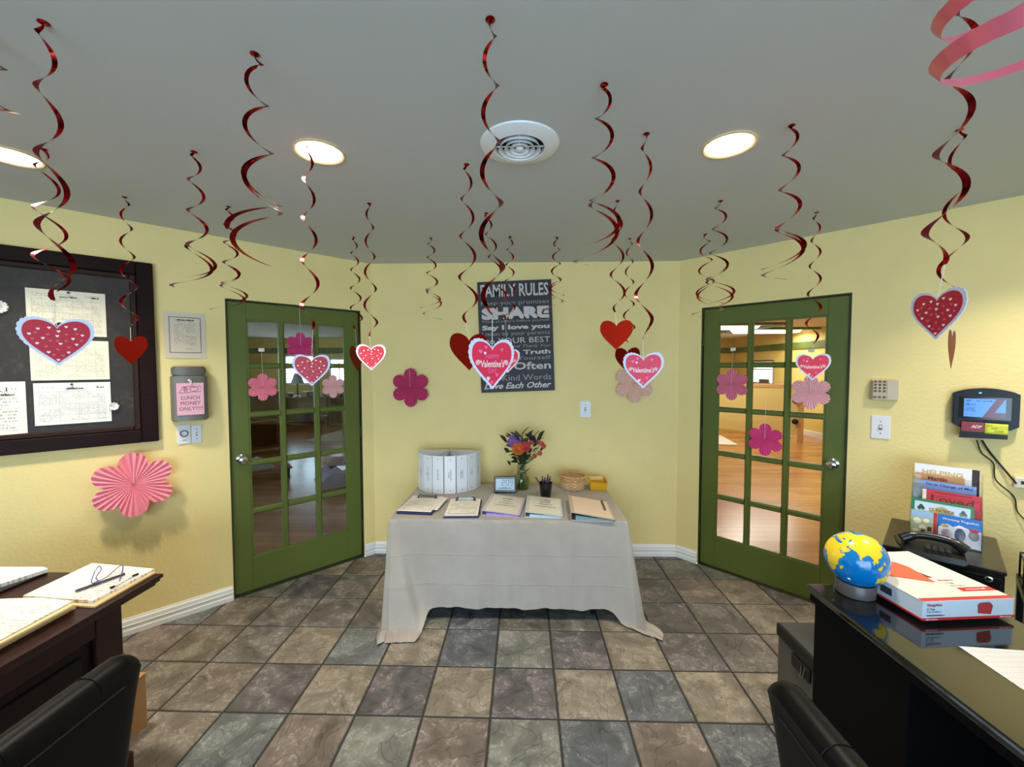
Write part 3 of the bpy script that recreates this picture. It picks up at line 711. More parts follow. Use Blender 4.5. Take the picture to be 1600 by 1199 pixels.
# ---- clipboards, flat binders
def quad_place(fl, fr, br, bl, z):
    P = [on_z(*p, z) for p in (fl, fr, br, bl)]
    c = sum(P, Vector())/4; ex = ((P[1]-P[0])+(P[2]-P[3]))/2; ey = ((P[3]-P[0])+(P[2]-P[1]))/2
    return c, ex.length, ey.length, math.atan2(ex.y, ex.x)*.6+(math.atan2(ey.y, ey.x)-PI/2)*.4
def clipboard(label, quad, extra):
    c, w, d, a = quad_place(*quad, ZC); c.z = ZC
    t = thing('clipboard', label, 'clipboard', c, a)
    b = nb(); bx(b, -w/2, w/2, -d/2, d/2, 0, .013, .002); obj('board', b, M('navy_board', S(30, 36, 84), .4), t)
    if extra: b = nb(); bx(b, -w/2+.03, w/2+.02, -d/2+.06, d/2-.01, .0132, .018, .001); o = obj('lower_papers', b, m_paper, t)
    z0 = .0182 if extra else .0132
    b = nb(); bx(b, -w/2+.004, w/2-.006, -d/2+.006, d/2-.008, z0, z0+.005); o = obj('paper_stack', b, None, t); o.data.materials.append(print_mat('form_print', S(236, 230, 220), S(70, 66, 70), w/2, d/2, 'XY', 120, None if extra else (9, 1), 190, .46, .02))
    b = nb(); bx(b, -.06, .06, d/2-.05, d/2-.012, z0+.0052, z0+.010, .002); bx(b, -.055, .055, d/2-.022, d/2-.008, z0+.0052, z0+.022, .004); cp = obj('clip', b, m_chrome, t)
    for s in (-1, 1): b = nb(); add_tube(b, spline([(s*.052, d/2-.012, z0+.018), (s*.062, d/2-.03, z0+.016), (s*.066, d/2-.052, z0+.0105), (s*.058, d/2-.058, z0+.0095)], 5), .0042, 8); obj('clip_grip', b, m_black, cp, smooth=True)
clipboard('clipboard with printed form at the left front corner of beige cloth', ((621, 803), (674, 806), (696, 781), (645, 779)), True)
clipboard('clipboard with sign-in table, right of the left clipboard', ((694, 810), (749, 810), (752, 783), (703, 783)), False)
def flat_binder(label, quad, body, inner, hs, lines=None, strip=False):
    c, w, d, a = quad_place(*quad, ZC+.01); c.z = ZC
    t = thing('ring_binder', label, 'binder', c, a, 'ring binders lying on the cloth')
    he = .012
    b = nb(); bx(b, -w/2, w/2, -d/2, d/2, 0, .003); obj('back_cover', b, body, t)
    b = nb(); bx(b, -w/2, -w/2+.003, -d/2, d/2, .003, hs, .001); obj('spine', b, body, t)
    b = nb(); add_prism(b, [(-w/2, hs), (-w/2, hs+.003), (w/2, he+.003), (w/2, he)], -d/2, d/2, 'XZ'); cv = obj('front_cover', b, body, t)
    b = nb(); add_prism(b, [(-w/2+.03, .0035), (-w/2+.03, hs*.62), (w/2-.012, he-.001), (w/2-.012, .0035)], -d/2+.006, d/2-.006, 'XZ'); obj('pages', b, inner, t)
    sl = math.atan2(hs-he, w); rm = Matrix.Rotation(sl, 4, 'Y')
    for fy in (-.3, 0, .3):
        b = nb(); add_tube(b, [(-w/2+.022+.012*math.cos(q), fy*d, hs*.45+hs*.38*math.sin(q)) for q in [PI*2*i/12 for i in range(13)]], .0016, 6, False); obj('ring', b, m_chrome, t, smooth=True)
    zc = (hs+he)/2+.0034
    b = nb(); bx(b, -w/2+.022, w/2-.012, -d/2+.012, d/2-.012, -.0002, .0003); bmesh.ops.transform(b, matrix=Matrix.Translation((0, 0, zc)) @ rm, verts=b.verts); ins = obj('cover_sheet', b, M('cover_sheet_' + label[:6], S(*(lines[0] if lines else (226, 200, 184))), .3), cv)
    if lines:
        for i, (s_, w_) in enumerate(lines[1]):
            small_print(m_ink, ins, Vector((0, 0, zc+.0006))+(rm @ Vector((.008, d*(.30-.13*i), 0))), w_, (.017, .012, .012, .012)[i], True, rm, i)
    if strip:
        b = nb(); bx(b, w/2-.05, w/2-.036, -.03, d/2-.01, .0004, .006, .002); bmesh.ops.transform(b, matrix=Matrix.Translation((0, 0, zc)) @ rm, verts=b.verts); tag(obj('marker', b, M('marker_black', S(30, 30, 32), .3), None, c, a), 'black marker pen on the right-hand pink binder', 'pen')
flat_binder('lavender ring binder with typed cover sheet lying on beige cloth', ((757, 804), (817, 806), (816, 781), (765, 775)), M('lavender_vinyl', S(196, 186, 214), .35), M('lilac_pages', S(160, 140, 214), .5), .030, ((226, 220, 210), [('DEBIT', .07), ('Tuition', .06), ('AUTHORIZE', .10), ('SIGN IN & PAY', .15)]))
flat_binder('pale grey ring binder with typed cover sheet, middle of the three', ((825, 807), (886, 808), (871, 783), (820, 778)), M('pale_grey_vinyl', S(196, 206, 206), .35), M('blue_pages', S(178, 206, 226), .5), .034, ((224, 221, 210), [('DEBIT', .07), ('Preschool', .07), ('AUTHORIZE', .09), ('SIGN IN & OUT', .14)]))
flat_binder('thick ring binder with pink cover at the right front corner of beige cloth', ((894, 814), (966, 812), (946, 788), (886, 781)), M('taupe_vinyl', S(190, 170, 160), .4), M('teal_pages', S(110, 150, 160), .5), .052, None, True)
# ---- clock
q = on_z(789, 772, ZC); t = thing('desk_clock', 'black digital desk clock reading 2:09 on beige cloth', 'clock', (q.x, q.y+.02, ZC), R(2))
W_, H_ = .165, .125
def tilt(bm, ang=-R(12)): bmesh.ops.transform(bm, matrix=Matrix.Rotation(ang, 4, 'X'), verts=bm.verts)
b = nb(); bx(b, -W_/2, W_/2, -.012, .014, .002, H_, .005, 2); tilt(b); obj('housing', b, M('clock_black', S(16, 16, 18), .2), t)
b = nb(); bx(b, -W_/2+.014, W_/2-.014, -.0135, -.0121, .024, H_-.020, .0005); tilt(b); o = obj('display', b, M('lcd', S(150, 172, 186), .15, emit=(S(120, 150, 170), .12)), t)
rt = Matrix.Rotation(-R(12), 4, 'X')
m_lcd = M('lcd_segment', S(22, 30, 38), .3)
SEG = {'2': 'abged', '0': 'abcdef', '9': 'abcdfg'}
def seven(bm, ch, cx, cz, w, h):
    th = w*.2
    G_ = {'a': (cx-w/2, cx+w/2, cz+h/2-th, cz+h/2), 'd': (cx-w/2, cx+w/2, cz-h/2, cz-h/2+th), 'g': (cx-w/2, cx+w/2, cz-th/2, cz+th/2), 'f': (cx-w/2, cx-w/2+th, cz, cz+h/2), 'b': (cx+w/2-th, cx+w/2, cz, cz+h/2), 'e': (cx-w/2, cx-w/2+th, cz-h/2, cz), 'c': (cx+w/2-th, cx+w/2, cz-h/2, cz)}
    for s_ in SEG[ch]: x0, x1, z0, z1 = G_[s_]; bx(bm, x0+.0006, x1-.0006, -.0141, -.0136, z0+.0006, z1-.0006)
b = nb(); seven(b, '2', -.014, .078, .022, .042); seven(b, '0', .018, .078, .022, .042); seven(b, '9', .046, .078, .022, .042)
for z in (.07, .086): bx(b, .0005, .0035, -.0141, -.0136, z-.0015, z+.0015)
tilt(b); obj('digits', b, m_lcd, o)
small_print(m_lcd, o, (0, 0, 0), .11, .012, rot=rt @ Matrix.Translation((0, -.0139, .038)))
b = nb(); bx(b, -.05, .05, .014, .05, 0, .05, .004); tilt(b, 0); obj('foot', b, m_black, t)
# ---- vase with bouquet
q = on_z(815, 764, ZC); vx, vy = q.x, q.y
VS = .00495
vt = thing('glass_vase', 'clear ribbed glass vase holding the bouquet', 'vase', (vx, vy, ZC))
prof = [(.042, 0), (.054, .004), (.061, .03), (.063, .075), (.056, .10), (.036, .125), (.031, .15), (.034, .172), (.040, .185)]
b = nb(); add_lathe(b, prof, 28, cap=False); add_lathe(b, [(r-.003, z+(.004 if z == 0 else 0)) for r, z in prof], 28, cap=False)
b.faces.new([v for v in b.verts][:28][::-1])
obj('vessel', b, pane_mat('vase_glass', (.88, .92, .89, 1)), vt, smooth=True)
for z in (.118, .132, .146): b = nb(); add_tube(b, [((.0385 if z < .12 else .035)*math.cos(2*PI*i/28), (.0385 if z < .12 else .035)*math.sin(2*PI*i/28), z) for i in range(29)], .0022, 6, False); obj('rib', b, pane_mat('vase_rib', (.75, .82, .78, 1)) if 'vase_rib' not in bpy.data.materials else bpy.data.materials['vase_rib'], vt, smooth=True)
b = nb(); add_lathe(b, [(.045, .006), (.052, .03), (.0535, .07), (.050, .088)], 24); obj('water', b, pane_mat('water', (.80, .86, .74, 1)), vt, smooth=True)
bq = thing('flower_bouquet', 'mixed bouquet of purple, orange and pink flowers in vase', 'flowers', (vx, vy, ZC+.012))
rnd = random.Random(3)
b = nb()
heads = []
def fp(px, py, dy=0.): p = at_depth(px, py, depth_of((vx, vy, .9))); return Vector((p.x-vx, dy, p.z-ZC-.012))
tips = [fp(803, 690, -.05), fp(810, 697, -.10), fp(820, 694, -.10), fp(826, 690, -.07), fp(845, 692, -.02), fp(848, 694, -.05), fp(843, 705, -.03), fp(835, 710, -.06), fp(832, 682, 0), fp(816, 676, .03), fp(795, 688, 0), fp(826, 684, .05)]
for tp in tips:
    a0 = rnd.uniform(0, 6.28); add_tube(b, spline([(.03*math.cos(a0), .03*math.sin(a0), .003), (-.012*math.cos(a0), -.012*math.sin(a0), .145), (tp.x*.6, tp.y*.6, .145+(tp.z-.145)*.55), tuple(tp)], 5), .0026, 6)
obj('stems', b, M('stem_green', S(58, 84, 40), .5), bq, smooth=True)
def leaf_mesh():
    bb = nb(); L = .062; rows = []
    for i in range(6):
        s = i/5; w = .021*math.sin(PI*min(1, s*.92+.08))**.8; z = -.02*s*s
        rows.append([bb.verts.new((-w, s*L, z+.004)), bb.verts.new((0, s*L, z)), bb.verts.new((w, s*L, z+.004))])
    for a, c in zip(rows, rows[1:]):
        bb.faces.new((a[0], a[1], c[1], c[0])); bb.faces.new((a[1], a[2], c[2], c[1]))
    me = bpy.data.meshes.new('leaf'); bb.to_mesh(me); bb.free(); me.materials.append(M('leaf_green', S(44, 66, 34), .45, var=(30, .3))); return me
lm = leaf_mesh()
for i in range(74):
    o = mobj('leaf', lm, None, bq, smooth=(i == 0))
    zz = rnd.uniform(.17, .41); a0 = rnd.uniform(0, 2*PI); sp_ = .02+(zz-.17)*.5
    o.location = (math.cos(a0)*sp_*rnd.uniform(.3, 1.15)+(zz-.17)*.10, math.sin(a0)*sp_*rnd.uniform(.3, 1), zz)
    o.rotation_euler = (rnd.uniform(.2, 1.4), rnd.uniform(-.5, .5), a0-PI/2+rnd.uniform(-.5, .5)); s_ = rnd.uniform(.7, 1.15); o.scale = (s_, s_, s_)
for px, py, r_ in ((791, 684, 1.2), (795, 700, .8), (816, 674, 1.3), (810, 679, 1.2), (833, 679, 1.2), (841, 684, 1.), (824, 676, 1.1), (797, 720, .7), (821, 733, .8), (845, 698, 1)):
    o = mobj('leaf', lm, None, bq); o.location = fp(px, py+6, -.03); o.rotation_euler = (1.2, rnd.uniform(-.6, .6), rnd.uniform(-2, -.8) if px > 815 else rnd.uniform(.8, 2)); o.scale = (r_, r_, r_)
def bloom(name, c, r_, mat, layers=4, n=7, seed=1):
    bb = nb(); rr = random.Random(seed)
    for L in range(layers):
        for k in range(n-L):
            a0 = 2*PI*k/(n-L)+L*.5; op = .35+.95*(1-L/layers); rad = r_*(1-.16*L)
            g = []
            for i in range(5):
                s = i/4; row = []
                for j in range(5):
                    u = (j/4-.5)*2; wdt = rad*.62*math.sin(PI*(.12+.78*s))
                    rr_ = rad*(.15+.85*math.sin(op*s*1.2)); z = rad*(1.1*(1-math.cos(.4+s*1.3))*(1.25-op*.5))-rad*.35
                    ru = rad*.08*math.sin(7*u+L+k)*s+rr.uniform(-.03, .03)*rad
                    p = Vector((rr_-abs(u)**2*rad*.22, u*wdt, z+ru)); row.append(bb.verts.new(Matrix.Rotation(a0, 3, 'Z') @ p))
                g.append(row)
            for i in range(4):
                for j in range(4): bb.faces.new((g[i][j], g[i+1][j], g[i+1][j+1], g[i][j+1]))
    o = obj(name, bb, mat, bq, c, 0, True); o.rotation_euler = (R(68), R(rr.uniform(-20, 20)), 0); return o
bloom('rose', fp(810, 697, -.115), .052, M('orange_petal', S(238, 140, 74), .6), 5, 8, 2)['label'] = 'orange rose'
bloom('carnation', fp(821, 694, -.11), .040, M('coral_petal', S(226, 92, 96), .6), 5, 9, 5)['label'] = 'coral pink carnation'
for px, py in ((846, 691), (849, 695), (843, 706), (835, 710), (841, 689), (830, 689)): bloom('small_flower', fp(px, py, -.06), .020, M('salmon_petal', S(222, 110, 104), .6), 3, 6, px)
bloom('dark_flower', fp(831, 683, -.05), .026, M('deep_purple_petal', S(70, 44, 96), .6), 3, 7, 9)
hb = fp(804, 688, -.07)
for k in range(60):
    a0, zz = rnd.uniform(0, 2*PI), rnd.uniform(-.2, 1); rr_ = math.sqrt(max(0, 1-zz*zz))*.054
    bb = nb()
    for m_ in range(4):
        a1 = m_*PI/2; v = [bb.verts.new(Matrix.Rotation(a1, 3, 'Z') @ Vector(p)) for p in ((0, 0, 0), (.007, -.006, .002), (.014, 0, .003), (.007, .006, .002))]; bb.faces.new(v)
    o = obj('floret', bb, M('lilac_petal', S(164, 120, 196), .6), bq, hb+Vector((rr_*math.cos(a0), rr_*math.sin(a0)*.8-.01, zz*.054))); o.rotation_euler = (R(70)-zz*R(60), 0, a0*.3)
b = nb(); bmesh.ops.create_uvsphere(b, u_segments=14, v_segments=10, radius=.047); obj('hydrangea_core', b, M('lilac_core', S(140, 100, 176), .7), bq, hb+Vector((0, .008, 0)), 0, True)
# ---- pen cup
q = on_z(853, 779, ZC); pc = thing('pen_cup', 'black pen cup on beige cloth behind the binders', 'cup', (q.x, q.y+.03, ZC))
b = nb(); add_lathe(b, [(.033, 0), (.036, .003), (.048, .106), (.0465, .106), (.0345, .006), (.001, .005)], 26); obj('vessel', b, M('smoky_black', S(26, 24, 26), .3), pc, smooth=True)
b = nb(); add_lathe(b, [(.0485, .1035), (.050, .107), (.047, .109)], 26, cap=False); obj('rim', b, m_black, pc, smooth=True)
for k in range(9):
    a0 = 2*PI*k/9+.3; base = Vector((.016*math.cos(a0+2.5), .016*math.sin(a0+2.5), .009)); tip = Vector((.036*math.cos(a0), .03*math.sin(a0), .150+.014*math.sin(k*2.1)))
    if k == 4: tip = Vector((-.075, -.01, .150))
    pn = thing('pen', 'dark pen leaning far out to the left of the black cup' if k == 4 else 'dark pen standing upright in the black cup', 'pen', (q.x, q.y+.03, ZC), 0, 'pens in the black cup')
    b = nb(); add_tube(b, [tuple(base), tuple(base.lerp(tip, .78))], .0042, 8); obj('barrel', b, M('pen_%d' % (k % 3), S(*[(60, 58, 64), (88, 86, 92), (40, 36, 44)][k % 3]), .35), pn, smooth=True)
    b = nb(); add_tube(b, [tuple(base.lerp(tip, .78)), tuple(base.lerp(tip, .97)), tuple(tip)], [.0048, .0048, .003], 8); obj('cap', b, M('pen_cap', S(70, 60, 80), .35), pn, smooth=True)
# ---- basket and tray
q = on_z(896, 766, ZC); bk = thing('wicker_basket', 'small round woven wicker basket on beige cloth', 'basket', (q.x, min(q.y+.075, TY1-.11), ZC))
m_wick = M('wicker', S(204, 160, 108), .6, var=(40, .25)); NS = 22
def brad(z): return .076+.022*(z/.1)
for k in range(NS):
    a0 = 2*PI*k/NS; b = nb(); add_tube(b, [(brad(z)*math.cos(a0), brad(z)*math.sin(a0)*.9, z) for z in (.003, .03, .06, .098)], .003, 6); obj('stake', b, m_wick, bk, smooth=True)
for k in range(8):
    z = .008+k*.0118; b = nb(); n = 88
    add_tube(b, [((brad(z)+.0042*math.sin(NS/2*(2*PI*i/n)+(k % 2)*PI))*math.cos(2*PI*i/n), (brad(z)+.0042*math.sin(NS/2*(2*PI*i/n)+(k % 2)*PI))*math.sin(2*PI*i/n)*.9, z) for i in range(n+1)], .0046, 6, False); obj('weave_strand', b, M('wicker_pale', S(222, 190, 146), .55, var=(30, .2)) if k < 5 else m_wick, bk, smooth=True)
for ph in (0, PI):
    n = 120; b = nb(); add_tube(b, [((brad(.1)+.005*math.cos(14*2*PI*i/n+ph))*math.cos(2*PI*i/n), (brad(.1)+.005*math.cos(14*2*PI*i/n+ph))*math.sin(2*PI*i/n)*.9, .103+.005*math.sin(14*2*PI*i/n+ph)) for i in range(n+1)], .0052, 6, False); obj('rim_strand', b, m_wick, bk, smooth=True)
b = nb(); add_lathe(b, [(.074, .001), (.074, .005)], 26); bmesh.ops.scale(b, vec=(1, .9, 1), verts=b.verts); obj('base', b, m_wick, bk)
q = on_z(931, 764, ZC); tr = thing('plastic_tray', 'yellow translucent plastic tray beside the wicker basket', 'tray', (q.x+.012, min(q.y+.075, TY1-.10), ZC), R(-4))
def rrect(w, d, r, n=5):
    out = []
    for cx_, cy_, a0 in ((w-r, d-r, 0), (-w+r, d-r, PI/2), (-w+r, -d+r, PI), (w-r, -d+r, 1.5*PI)):
        for i in range(n+1): out.append((cx_+r*math.cos(a0+PI/2*i/n), cy_+r*math.sin(a0+PI/2*i/n)))
    return out
b = nb(); rings = []
for w_, d_, z in ((.058, .075, 0), (.068, .088, .068), (.073, .093, .070), (.073, .093, .072), (.066, .086, .070), (.056, .073, .003)):
    rings.append([b.verts.new((x, y, z)) for x, y in rrect(w_, d_, .012)])
for a_, c_ in zip(rings, rings[1:]):
    n = len(a_)
    for i in range(n): b.faces.new((a_[i], a_[(i+1) % n], c_[(i+1) % n], c_[i]))
b.faces.new(rings[0][::-1]); b.faces.new(rings[-1])
m_y = M('yellow_plastic', S(244, 196, 40), .25, trans=.35); obj('tray_body', b, m_y, tr)
for k in range(3):
    b = nb(); bx(b, -.055, .055, -.0865-.003*k*0, -.0805, .018+.016*k, .021+.016*k); obj('rib', b, m_y, tr)

# ================================================================== BACK WALL
p, w, h, a = wall_box('B', 752, 439, 867, 612, .02); m_sl = M('sign_letter', S(204, 200, 196), .6); m_sl2 = M('sign_letter_grey', S(150, 148, 148), .6)
sg = thing('rules_sign', 'charcoal family rules sign with pale lettering on yellow back wall', 'sign', (p.x, BACK_V, p.z-h/2), R(0))
b = nb(); bx(b, -w/2, w/2, -.032, -.001, 0, h, .002); sg.rotation_euler.y = R(-2); bd = obj('board', b, M('charcoal_board', S(46, 46, 54), .6, var=(5, .15)), sg)
L = [('FAMILY RULES', 90, 215, .02, 0, 0, m_sl), ('Keep your promises', 252, 306, 0, 0, 0, m_sl2), ('SHARE', 316, 436, .07, 0, 0, m_sl), ('Think of others before yourself', 440, 474, 0, 0, 0, m_sl2), ('Say I love you', 490, 550, .045, 0, 0, m_sl),
     ('Listen to your parents', 556, 606, 0, 0, 0, m_sl2), ('Do YOUR BEST', 618, 672, .0, 0, 0, m_sl), ('Say Please and Thank You', 688, 728, 0, .3, 0, m_sl2), ('Tell the Truth', 742, 786, .03, 0, 0, m_sl), ('Laugh at Yourself', 802, 852, 0, 0, 0, m_sl2),
     ('Hug Often', 862, 958, .02, 0, 0, m_sl), ('Use Kind Words', 984, 1042, 0, 0, 0, m_sl2), ('Love Each Other', 1058, 1120, .025, .35, 0, m_sl)]
for s_, y0, y1, bo, sh, _, mm in L:
    z0, z1 = h*(1-(y1-62)/1090), h*(1-(y0-62)/1090)
    text(s_, mm, bd, (0, -.0335, (z0+z1)/2), w*.915, (z1-z0), bo, sh)
p, w, h, a = wall_box('B', 906, 627, 923, 652, .004)
def plate(label, cat, side, box, toggle=True, name='light_switch'):
    p, w, h, a = wall_box(side, *box, .004); c, a = WALLS[side]; n = Vector((math.sin(a), -math.cos(a), 0))
    pp = on_wall(side, (box[0]+box[2])/2, (box[1]+box[3])/2, 0.); t = thing(name, label, cat, (pp.x, pp.y, p.z-h/2), a)
    b = nb(); bx(b, -w/2, w/2, -.007, -.001, 0, h, .003, 2); f = obj('cover_plate', b, M('switch_white', S(232, 234, 240), .35), t)
    if toggle:
        b = nb(); bx(b, -w*.09, w*.09, -.0085, -.007, h*.39, h*.61); obj('toggle_slot', b, M('slot_grey', S(120, 120, 124), .5), f)
        b = nb(); add_box(b, (0, -.012, h*.52), (w*.13, .014, h*.10), .002, Matrix.Rotation(R(-25), 3, 'X')); obj('toggle', b, M('switch_white'), f)
        for z in (.24, .76): b = nb(); add_lathe(b, [(.0035, 0), (.0035, .0012)], 8); bmesh.ops.transform(b, matrix=Matrix.Translation((0, -.007, h*z)) @ Matrix.Rotation(PI/2, 4, 'X'), verts=b.verts); obj('screw', b, M('screw', S(110, 110, 114), .4, .8), f)
    return t, w, h
plate('white light switch on yellow back wall right of the sign', 'light switch', 'B', (906, 627, 923, 652))
q = on_wall('B', 925, 703); b = nb(); add_tube(b, [(.022*math.cos(R(20)-R(200)*i/14), -.002, .022*math.sin(R(20)-R(200)*i/14)) for i in range(15)], .0016, 6)
tag(obj('wall_hook', b, M('pale_hook', S(206, 200, 172), .5), None, (q.x, BACK_V-.0005, q.z+.01), 0, True), 'small pale curved hook on yellow back wall above the wicker basket', 'hook')

# ================================================================== PAPER FLOWERS
def fan_flower(label, side, px, py, wpx, rgb, off, str_to=None, tape=False, ry=1.0, spin=0., hpx=None):
    c, a = WALLS[side]; pp = on_wall(side, px, py, off)
    lft, rgt = on_wall(side, px-wpx/2, py, off), on_wall(side, px+wpx/2, py, off)
    r_ = (rgt-lft).length/2
    if hpx: r_ = (on_wall(side, px, py-hpx/2, off).z-on_wall(side, px, py+hpx/2, off).z)/2
    t = thing('paper_flower', label, 'paper flower', pp, a, 'pleated paper flowers')
    mt = M('flower_%d_%d_%d' % rgb, S(*rgb), .7)
    nf = 6                                    # pleats in each lobe
    for k in range(6):
        b = nb(); prev = None
        for i in range(nf*2+1):
            s = i/(nf*2); th = PI/2+(k+s-.5)*PI/3+spin
            rad = r_*(.50+.50*max(0., math.sin(PI*(.03+.94*s)))**.5)
            dz = -.085*r_*(i % 2)
            x, z = math.cos(th), math.sin(th)
            row = [b.verts.new((x*r_*.02, -.004+dz*.1, z*r_*.02)), b.verts.new((x*rad*.5, -.004+dz*.6, z*rad*.5)), b.verts.new((x*rad, -.004+dz*1.1, z*rad*ry))]
            if prev: b.faces.new((prev[0], prev[1], row[1], row[0])); b.faces.new((prev[1], prev[2], row[2], row[1]))
            prev = row
        obj('petal', b, mt, t)
    if str_to is not None:
        sp = on_wall(side, str_to[0], str_to[1], off); dz = sp.z-pp.z; dx = (sp-pp).dot(Vector((math.cos(a), math.sin(a), 0)))
        b = nb(); add_tube(b, [(0, -.018, r_*.05), (dx*.5, -.016, dz*.5), (dx, -.008, dz)], .0011, 5); s_ = obj('string', b, m_string, t)
        if tape: b = nb(); bx(b, dx-.018, dx+.018, -.009, -.006, dz-.012, dz+.012); obj('tape', b, M('masking_tape', S(232, 226, 204), .6), t)
PK, PL, MG = (240, 140, 160), (238, 186, 188), (206, 66, 126)
fan_flower('large pink pleated paper flower hanging below the bulletin board', 'L', 209, 757, 118, (246, 150, 166), .075, (208, 706), hpx=100)
fan_flower('pink pleated paper flower on left door beside the knob side', 'L', 410, 605, 49, PK, -.018, (408, 547), True)
fan_flower('pale pink pleated paper flower on left door, right of the heart', 'L', 520, 604, 37, PL, -.018, (517, 553))
fan_flower('magenta pleated paper flower at the top of left door glass', 'L', 469, 541, 46, MG, .02, (467, 482))
fan_flower('magenta pleated paper flower hanging on back wall left of the sign', 'B', 642, 606, 60, (196, 62, 112), .035, (640, 572))
fan_flower('pale pink pleated paper flower behind a heart on back wall', 'B', 991, 599, 62, (236, 196, 180), .03, (991, 560))
fan_flower('rose pink pleated paper flower at left of right door', 'R', 1144, 601, 53, (224, 126, 152), -.018, (1146, 546), True)
fan_flower('pale pink pleated paper flower at right of right door', 'R', 1267, 613, 66, (240, 184, 190), .01, (1268, 548), True)
fan_flower('magenta pleated paper flower low in the middle of right door', 'R', 1196, 687, 57, (222, 72, 140), -.015, (1198, 622))

# ================================================================== LEFT WALL
c_, aL = WALLS['L']; eL = Vector((math.cos(aL), math.sin(aL), 0)); nL = Vector((math.sin(aL), -math.cos(aL), 0))
tr_, br_ = on_wall('L', 238, 412, .035), on_wall('L', 241, 690, .035); s1 = (tr_-CORN_L).dot(eL); sL0 = s1-1.35
z0, z1 = br_.z, tr_.z
bb_ = thing('bulletin_board', 'large dark brown bulletin board with wooden frame on yellow left wall', 'bulletin board', CORN_L+eL*sL0, aL)
Wb = s1-sL0; fw = .075
m_fr = M('espresso_frame', S(30, 15, 13), .5, var=(10, .25, (1, 1, 8)), spec=.12)
for x0, x1, u0, u1 in ((0, fw, z0, z1), (Wb-fw, Wb, z0, z1), (fw, Wb-fw, z0, z0+fw), (fw, Wb-fw, z1-fw, z1)):
    b = nb(); bx(b, x0, x1, -.035, -.001, u0, u1, .004); obj('frame_rail', b, m_fr, bb_)
for x0, x1, u0, u1 in ((fw, fw+.03, z0+fw, z1-fw), (Wb-fw-.03, Wb-fw, z0+fw, z1-fw), (fw+.03, Wb-fw-.03, z0+fw, z0+fw+.03), (fw+.03, Wb-fw-.03, z1-fw-.03, z1-fw)):
    b = nb(); bx(b, x0, x1, -.024, -.006, u0, u1, .006); obj('inner_moulding', b, M('carved_moulding', S(44, 26, 19), .55, spec=.25, bump=(120, .7, .006)), bb_)
def cork():
    m = bpy.data.materials.new('dark_pin_board'); m.use_nodes = True; t = NT(m); bs = t.n['Principled BSDF']; bs.inputs['Roughness'].default_value = .55
    n1 = t.noise(9, 6, .7, dist=1.2); n2 = t.noise(45, 4, .6)
    c = t.ramp(t.math('ADD', t.math('MULTIPLY', n1, .65), t.math('MULTIPLY', n2, .35)), [(.35, S(26, 19, 13)), (.55, S(44, 35, 25)), (.74, S(84, 74, 56))])
    t.lk(c, bs.inputs['Base Color']); t.lk(t.bump(n1, .4, .004), bs.inputs['Normal']); return m
b = nb(); bx(b, fw+.028, Wb-fw-.028, -.012, -.001, z0+fw+.028, z1-fw-.028); obj('pin_board', b, cork(), bb_)
def wall_paper(name, label, cat, side, box, off, mat_fn, skew=0., pin=None, group=None):
    p, w, h, a = wall_box(side, *box, off); n = Vector((math.sin(a), -math.cos(a), 0)); pp = on_wall(side, (box[0]+box[2])/2, (box[1]+box[3])/2, off)
    t = thing(name, label, cat, (pp.x, pp.y, p.z), a, group)
    b = nb(); N_ = 6; f = []
    for i in range(N_+1):
        f.append([b.verts.new((-w/2+w*i/N_, -.0012-.006*math.sin(PI*i/N_)*k/3*.4, -h/2+h*(1-k/3))) for k in range(4)])
    for i in range(N_):
        for k in range(3): b.faces.new((f[i][k], f[i][k+1], f[i+1][k+1], f[i+1][k]))
    o = obj('sheet', b, None, t, smooth=True); o.data.materials.append(mat_fn(w/2, h/2)); o.rotation_euler.y = skew
    if pin:
        for fx, fz in pin:
            b = nb(); add_lathe(b, [(.005, 0), (.005, .003), (.003, .005), (.0028, .010), (.0055, .012), (.0055, .014)], 12); bmesh.ops.transform(b, matrix=Matrix.Translation((w*fx, -.002, h*fz)) @ Matrix.Rotation(PI/2, 4, 'X'), verts=b.verts); obj('push_pin', b, m_black, t, smooth=True)
    return t, w, h
cal = lambda i: (lambda hw, hh: print_mat('calendar_%d' % i, S(238, 230, 208) if i < 3 else S(236, 234, 230), S(60, 54, 50), hw, hh, 'XZ', 130, (7, 6), 260, .5, .018))
grp = 'calendar sheets on the bulletin board'
t1, w1, h1 = wall_paper('calendar_sheet', 'white calendar sheet at top, pinned above the other two on dark board', 'paper', 'L', (44, 455, 168, 525), .016, cal(1), 0, [(.02, .46)], grp)
t2, w2, h2 = wall_paper('calendar_sheet', 'white calendar sheet behind the big dotted heart, middle of three', 'paper', 'L', (50, 532, 173, 594), .016, cal(2), 0, None, grp)
t3, w3, h3 = wall_paper('calendar_sheet', 'white calendar sheet pinned lowest of the three on dark board', 'paper', 'L', (56, 598, 176, 662), .016, cal(3), 0, [(-.02, .46)], grp)
for t_, w_, h_ in ((t1, w1, h1), (t3, w3, h3)): small_print(m_ink, t_, (w_*.02, -.0042, h_*.36), w_*.22, .008, seed=2); small_print(m_ink, t_, (w_*.36, -.0042, h_*.38), w_*.1, .008, seed=5)
t4, w4, h4 = wall_paper('notice_sheet', 'white typed notice cut by the left edge on dark board', 'paper', 'L', (-48, 597, 43, 684), .016, lambda hw, hh: print_mat('notice_type', S(236, 233, 228), S(60, 58, 60), hw, hh, 'XZ', 60, None, 150, .5, .03), 0)
text('R. 1', m_ink, t4, (w4*.06, -.0042, h4*.36), None, .022, .02); small_print(m_ink, t4, (w4*.05, -.0042, h4*.27), w4*.5, .010)
